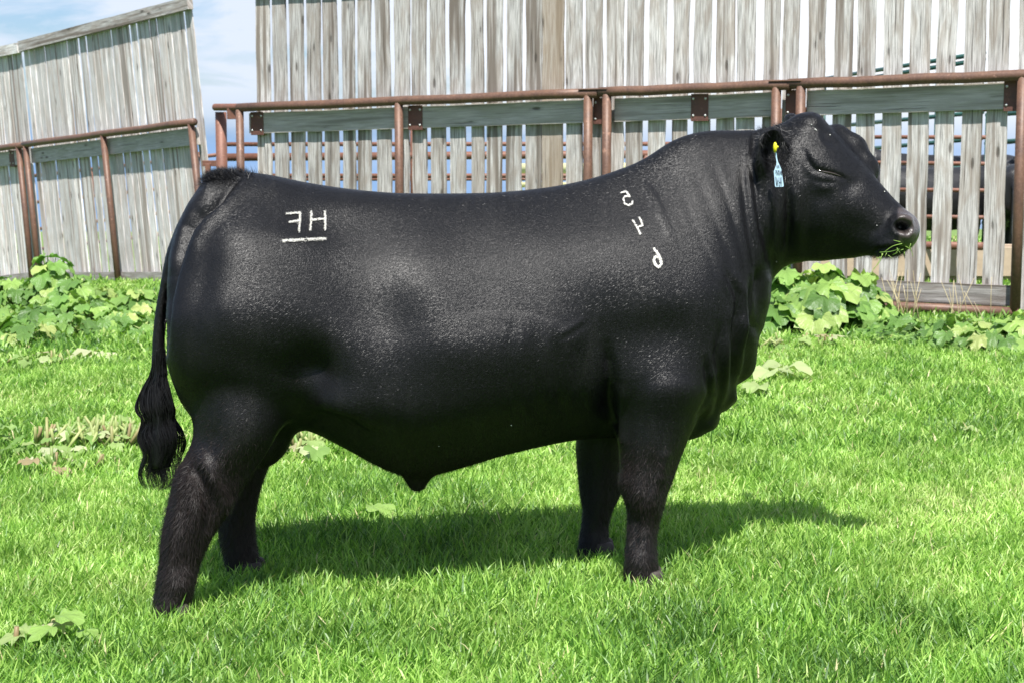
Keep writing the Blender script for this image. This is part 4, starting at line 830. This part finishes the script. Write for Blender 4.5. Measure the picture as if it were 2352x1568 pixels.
PL = [ # u, v of the foot, leaves, height, spread, leaf size, label
 (118, 716, 30, .62, .30, .20, 'tallest broad-leaved weed in front of the leaning fence, its top leaf above the rest', G1),
 (30, 720, 24, .40, .36, .22, 'broad-leaved weed at the left edge in front of the leaning fence', G1),
 (178, 735, 30, .42, .34, .20, 'bushy broad-leaved weed just right of the tallest one', G1),
 (12, 768, 22, .26, .34, .24, 'low large-leaved weed nearest the camera at the left edge', G1),
 (85, 768, 24, .28, .34, .20, 'low broad-leaved weed in front of the tallest one', G1),
 (160, 775, 20, .22, .32, .17, 'low weed with pale leaves at the front of the left weed bank', G1),
 (245, 728, 26, .27, .32, .20, 'dark broad-leaved weed below the middle post of the leaning panel', G1),
 (312, 728, 26, .26, .32, .20, 'broad-leaved weed between the leaning panel post and the tail of the bull', G1),
 (236, 768, 14, .14, .28, .15, 'small scraggly weed in front of the left weed bank', G1),
 (335, 770, 12, .13, .22, .14, 'small weed close to the tail of the bull', G1),
 (60, 792, 18, .20, .34, .17, 'loose weed between the low front weeds at the far left', G1),
 (150, 752, 24, .34, .30, .20, 'pale-leaved weed in the middle of the left weed bank', G1),
 (205, 752, 22, .30, .28, .20, 'upright weed at the right shoulder of the left weed bank', G1),
 (280, 752, 20, .18, .30, .18, 'low weed in front of the dark weed by the middle post', G1),
 (1800, 752, 38, .45, .28, .25, 'big-leaved weed under the throat of the bull', G2),
 (1885, 757, 44, .50, .34, .26, 'largest broad-leaved weed, in the middle of the clump under the jaw of the bull', G2),
 (1968, 748, 34, .44, .28, .24, 'broad-leaved weed with holed top leaves under the muzzle of the bull', G2),
 (1770, 762, 18, .26, .22, .22, 'dark low weed tucked against the chest of the bull', G2),
 (2055, 775, 15, .15, .26, .20, 'low pale broad-leaved weed right of the big clump', G2),
 (2130, 788, 18, .15, .30, .15, 'low sprawling weed in front of the right windbreak panel', G2),
 (2205, 800, 22, .23, .30, .17, 'leafy weed left of the last fence post', G2),
 (2275, 808, 20, .18, .30, .15, 'low leafy weed in front of the last fence post', G2),
 (2345, 806, 20, .25, .26, .22, 'dark-leaved weed at the right edge of the photo', G2)]
for (u, v, n_, h_, sp_, ls, lab, gr) in PL:
    x, y = at_ground(u, v); plant('broadleaf_weed', lab, x, y, n_, h_, sp_, ls, 'weed', gr)
# small mat of seedlings along the foot of the right windbreak
mb = MB()
for i in range(1500):
    s = random.random(); u = 1990+s*380; v = 745+random.random()*55+s*12; x, y = 0, 0
    k = (u-1176)/FU; y = FU*1.43/(v-330)*1.0; x = k*y; g0 = float(ground(x, y)); sz = random.uniform(.025, .06)
    c = np.array([x, y, g0+random.uniform(.02, .09)]); a = random.random()*6.28
    leaf_d = np.array([math.cos(a), math.sin(a), random.uniform(-.3, .4)]); s_ = np.cross(leaf_d, (0, 0, 1.)); s_ /= np.linalg.norm(s_)
    mb.add([c, c+leaf_d*sz*.5+s_*sz*.35, c+leaf_d*sz, c+leaf_d*sz*.5-s_*sz*.35], [[0, 1, 2, 3]], None, random.random()*.9)
tag(mb.build('ground_cover', M_leaf, None, False), kind='stuff'); bpy.data.objects['ground_cover']['label'] = 'small-leaved green ground cover along the foot of the right fence'
# dry weeds in front of the bottom plank
def dry(label, us, v0, hh, n_):
    x, y = at_ground(sum(us)/2, v0); th = thing('dry_weed', (x, y, float(ground(x, y))), label, 'dry weed', 'dry weeds in front of the bottom plank'); mb = MB()
    for i in range(n_):
        u = random.uniform(*us); px = float(P(u, 700, y)[0]); g0 = float(ground(px, y)); h_ = hh*random.uniform(.4, 1); dx = random.gauss(-.05, .09); yy = y+random.uniform(-.15, .15)
        mb.tube([(px, yy, g0), (px+dx*.4, yy, g0+h_*.5), (px+dx, yy+random.gauss(0, .03), g0+h_)], [.0035, .003, .0015], 5, random.random())
    mb.build('stalks', M_dry, th)
dry('dry straw-coloured weed stalks just right of the leafy clump under the muzzle', (2025, 2110), 748, .5, 16)
dry('sparse dry weed stalks in front of the bottom plank left of the last post', (2170, 2270), 755, .42, 12)
# cut stub clumps and wilted leaves
def stubs(label, u, v, n_, sp_, hh, lean=.5):
    x, y = at_ground(u, v); g0 = float(ground(x, y)); th = thing('cut_weed', (x, y, g0), label, 'cut weed', 'cut weed stubs in the grass'); mb = MB(); lf = MB()
    for i in range(n_):
        a = random.random()*6.28; r_ = sp_*math.sqrt(random.random())*.5; L = hh*random.uniform(.5, 1.1); ln = lean*random.uniform(.1, 1.2); a2 = random.random()*6.28
        p = np.array([x+r_*math.cos(a)*1.5, y+r_*math.sin(a), g0+.02]); d = np.array([math.cos(a2)*ln, math.sin(a2)*ln*.5, 1.]); d /= np.linalg.norm(d)
        mb = MB(); mb.tube([p, p+d*L*.5, p+d*L], [.0095, .0085, .007], 7, random.random()); mb.build('stub', M_stem, th)
    for i in range(n_//2+3):
        a = random.random()*6.28; r_ = sp_*random.random(); c = np.array([x+r_*math.cos(a)*1.4, y+r_*math.sin(a), g0+random.uniform(.04, .09)])
        leaf(lf, c, (math.cos(a), math.sin(a), random.uniform(-.2, .5)), random.uniform(.05, .13), random.random(), 0, random.uniform(-.3, .8), wav=.2)
    lf.build('wilted_leaves', M_wilt, th)
stubs('large clump of pale cut weed stubs in the grass left of the tail switch', 222, 1026, 90, .42, .14, .9)
stubs('yellowing cut weed remains near the left edge, below the stub clump', 95, 1085, 12, .4, .08, 1.2)
stubs('cut weed stems lying under the belly beside the far hind leg', 705, 1040, 30, .32, .11, 1.5)
stubs('wilted cut weed in the grass below the left weed bank', 120, 838, 16, .45, .08, 1.3)
stubs('cut weed remains with brown stubs at the lower left corner', 70, 1500, 3, .12, .085, .2)
stubs('flattened pale weed stems in front of the clump under the throat', 1815, 800, 18, .4, .10, 1.4)
def wleaf(label, u, v, size, n_=1, mat=None, hue=.4, dz=.05):
    x, y = at_ground(u, v); g0 = float(ground(x, y)); th = thing('fallen_leaf', (x, y, g0), label, 'leaf', 'wilted leaves lying in the grass'); mb = MB()
    for i in range(n_):
        a = random.uniform(-.6, .6)+math.pi*(i % 2); leaf(mb, np.array([x+random.gauss(0, size*.4), y+random.gauss(0, size*.3), g0+dz+.02*i]), (math.cos(a), math.sin(a)-.8, .15), size*random.uniform(.7, 1.1), hue, 0, random.uniform(0, .5), wav=.16)
    mb.build('leaf_blade', mat or M_wilt, th)
wleaf('bright white wilted leaf lying in the grass below the left weed bank', 190, 826, .20, 2, hue=.82)
wleaf('pale green crumpled leaves on the grass right of the brisket', 1760, 872, .24, 3, hue=.62)
wleaf('yellow-green leaf low on the grass right of the dewlap', 1728, 915, .15, 2, hue=.55)
wleaf('big curled green leaf with a hole lying in the grass at lower left', 150, 1500, .095, 3, M_leaf, .75, .06)
wleaf('small green leaf in the grass beneath the belly of the bull', 845, 1200, .12, 1, M_leaf, .8, .06)
wleaf('small faded leaf in the grass at the right', 2215, 1005, .10, 1, M_wilt, .6, .05)
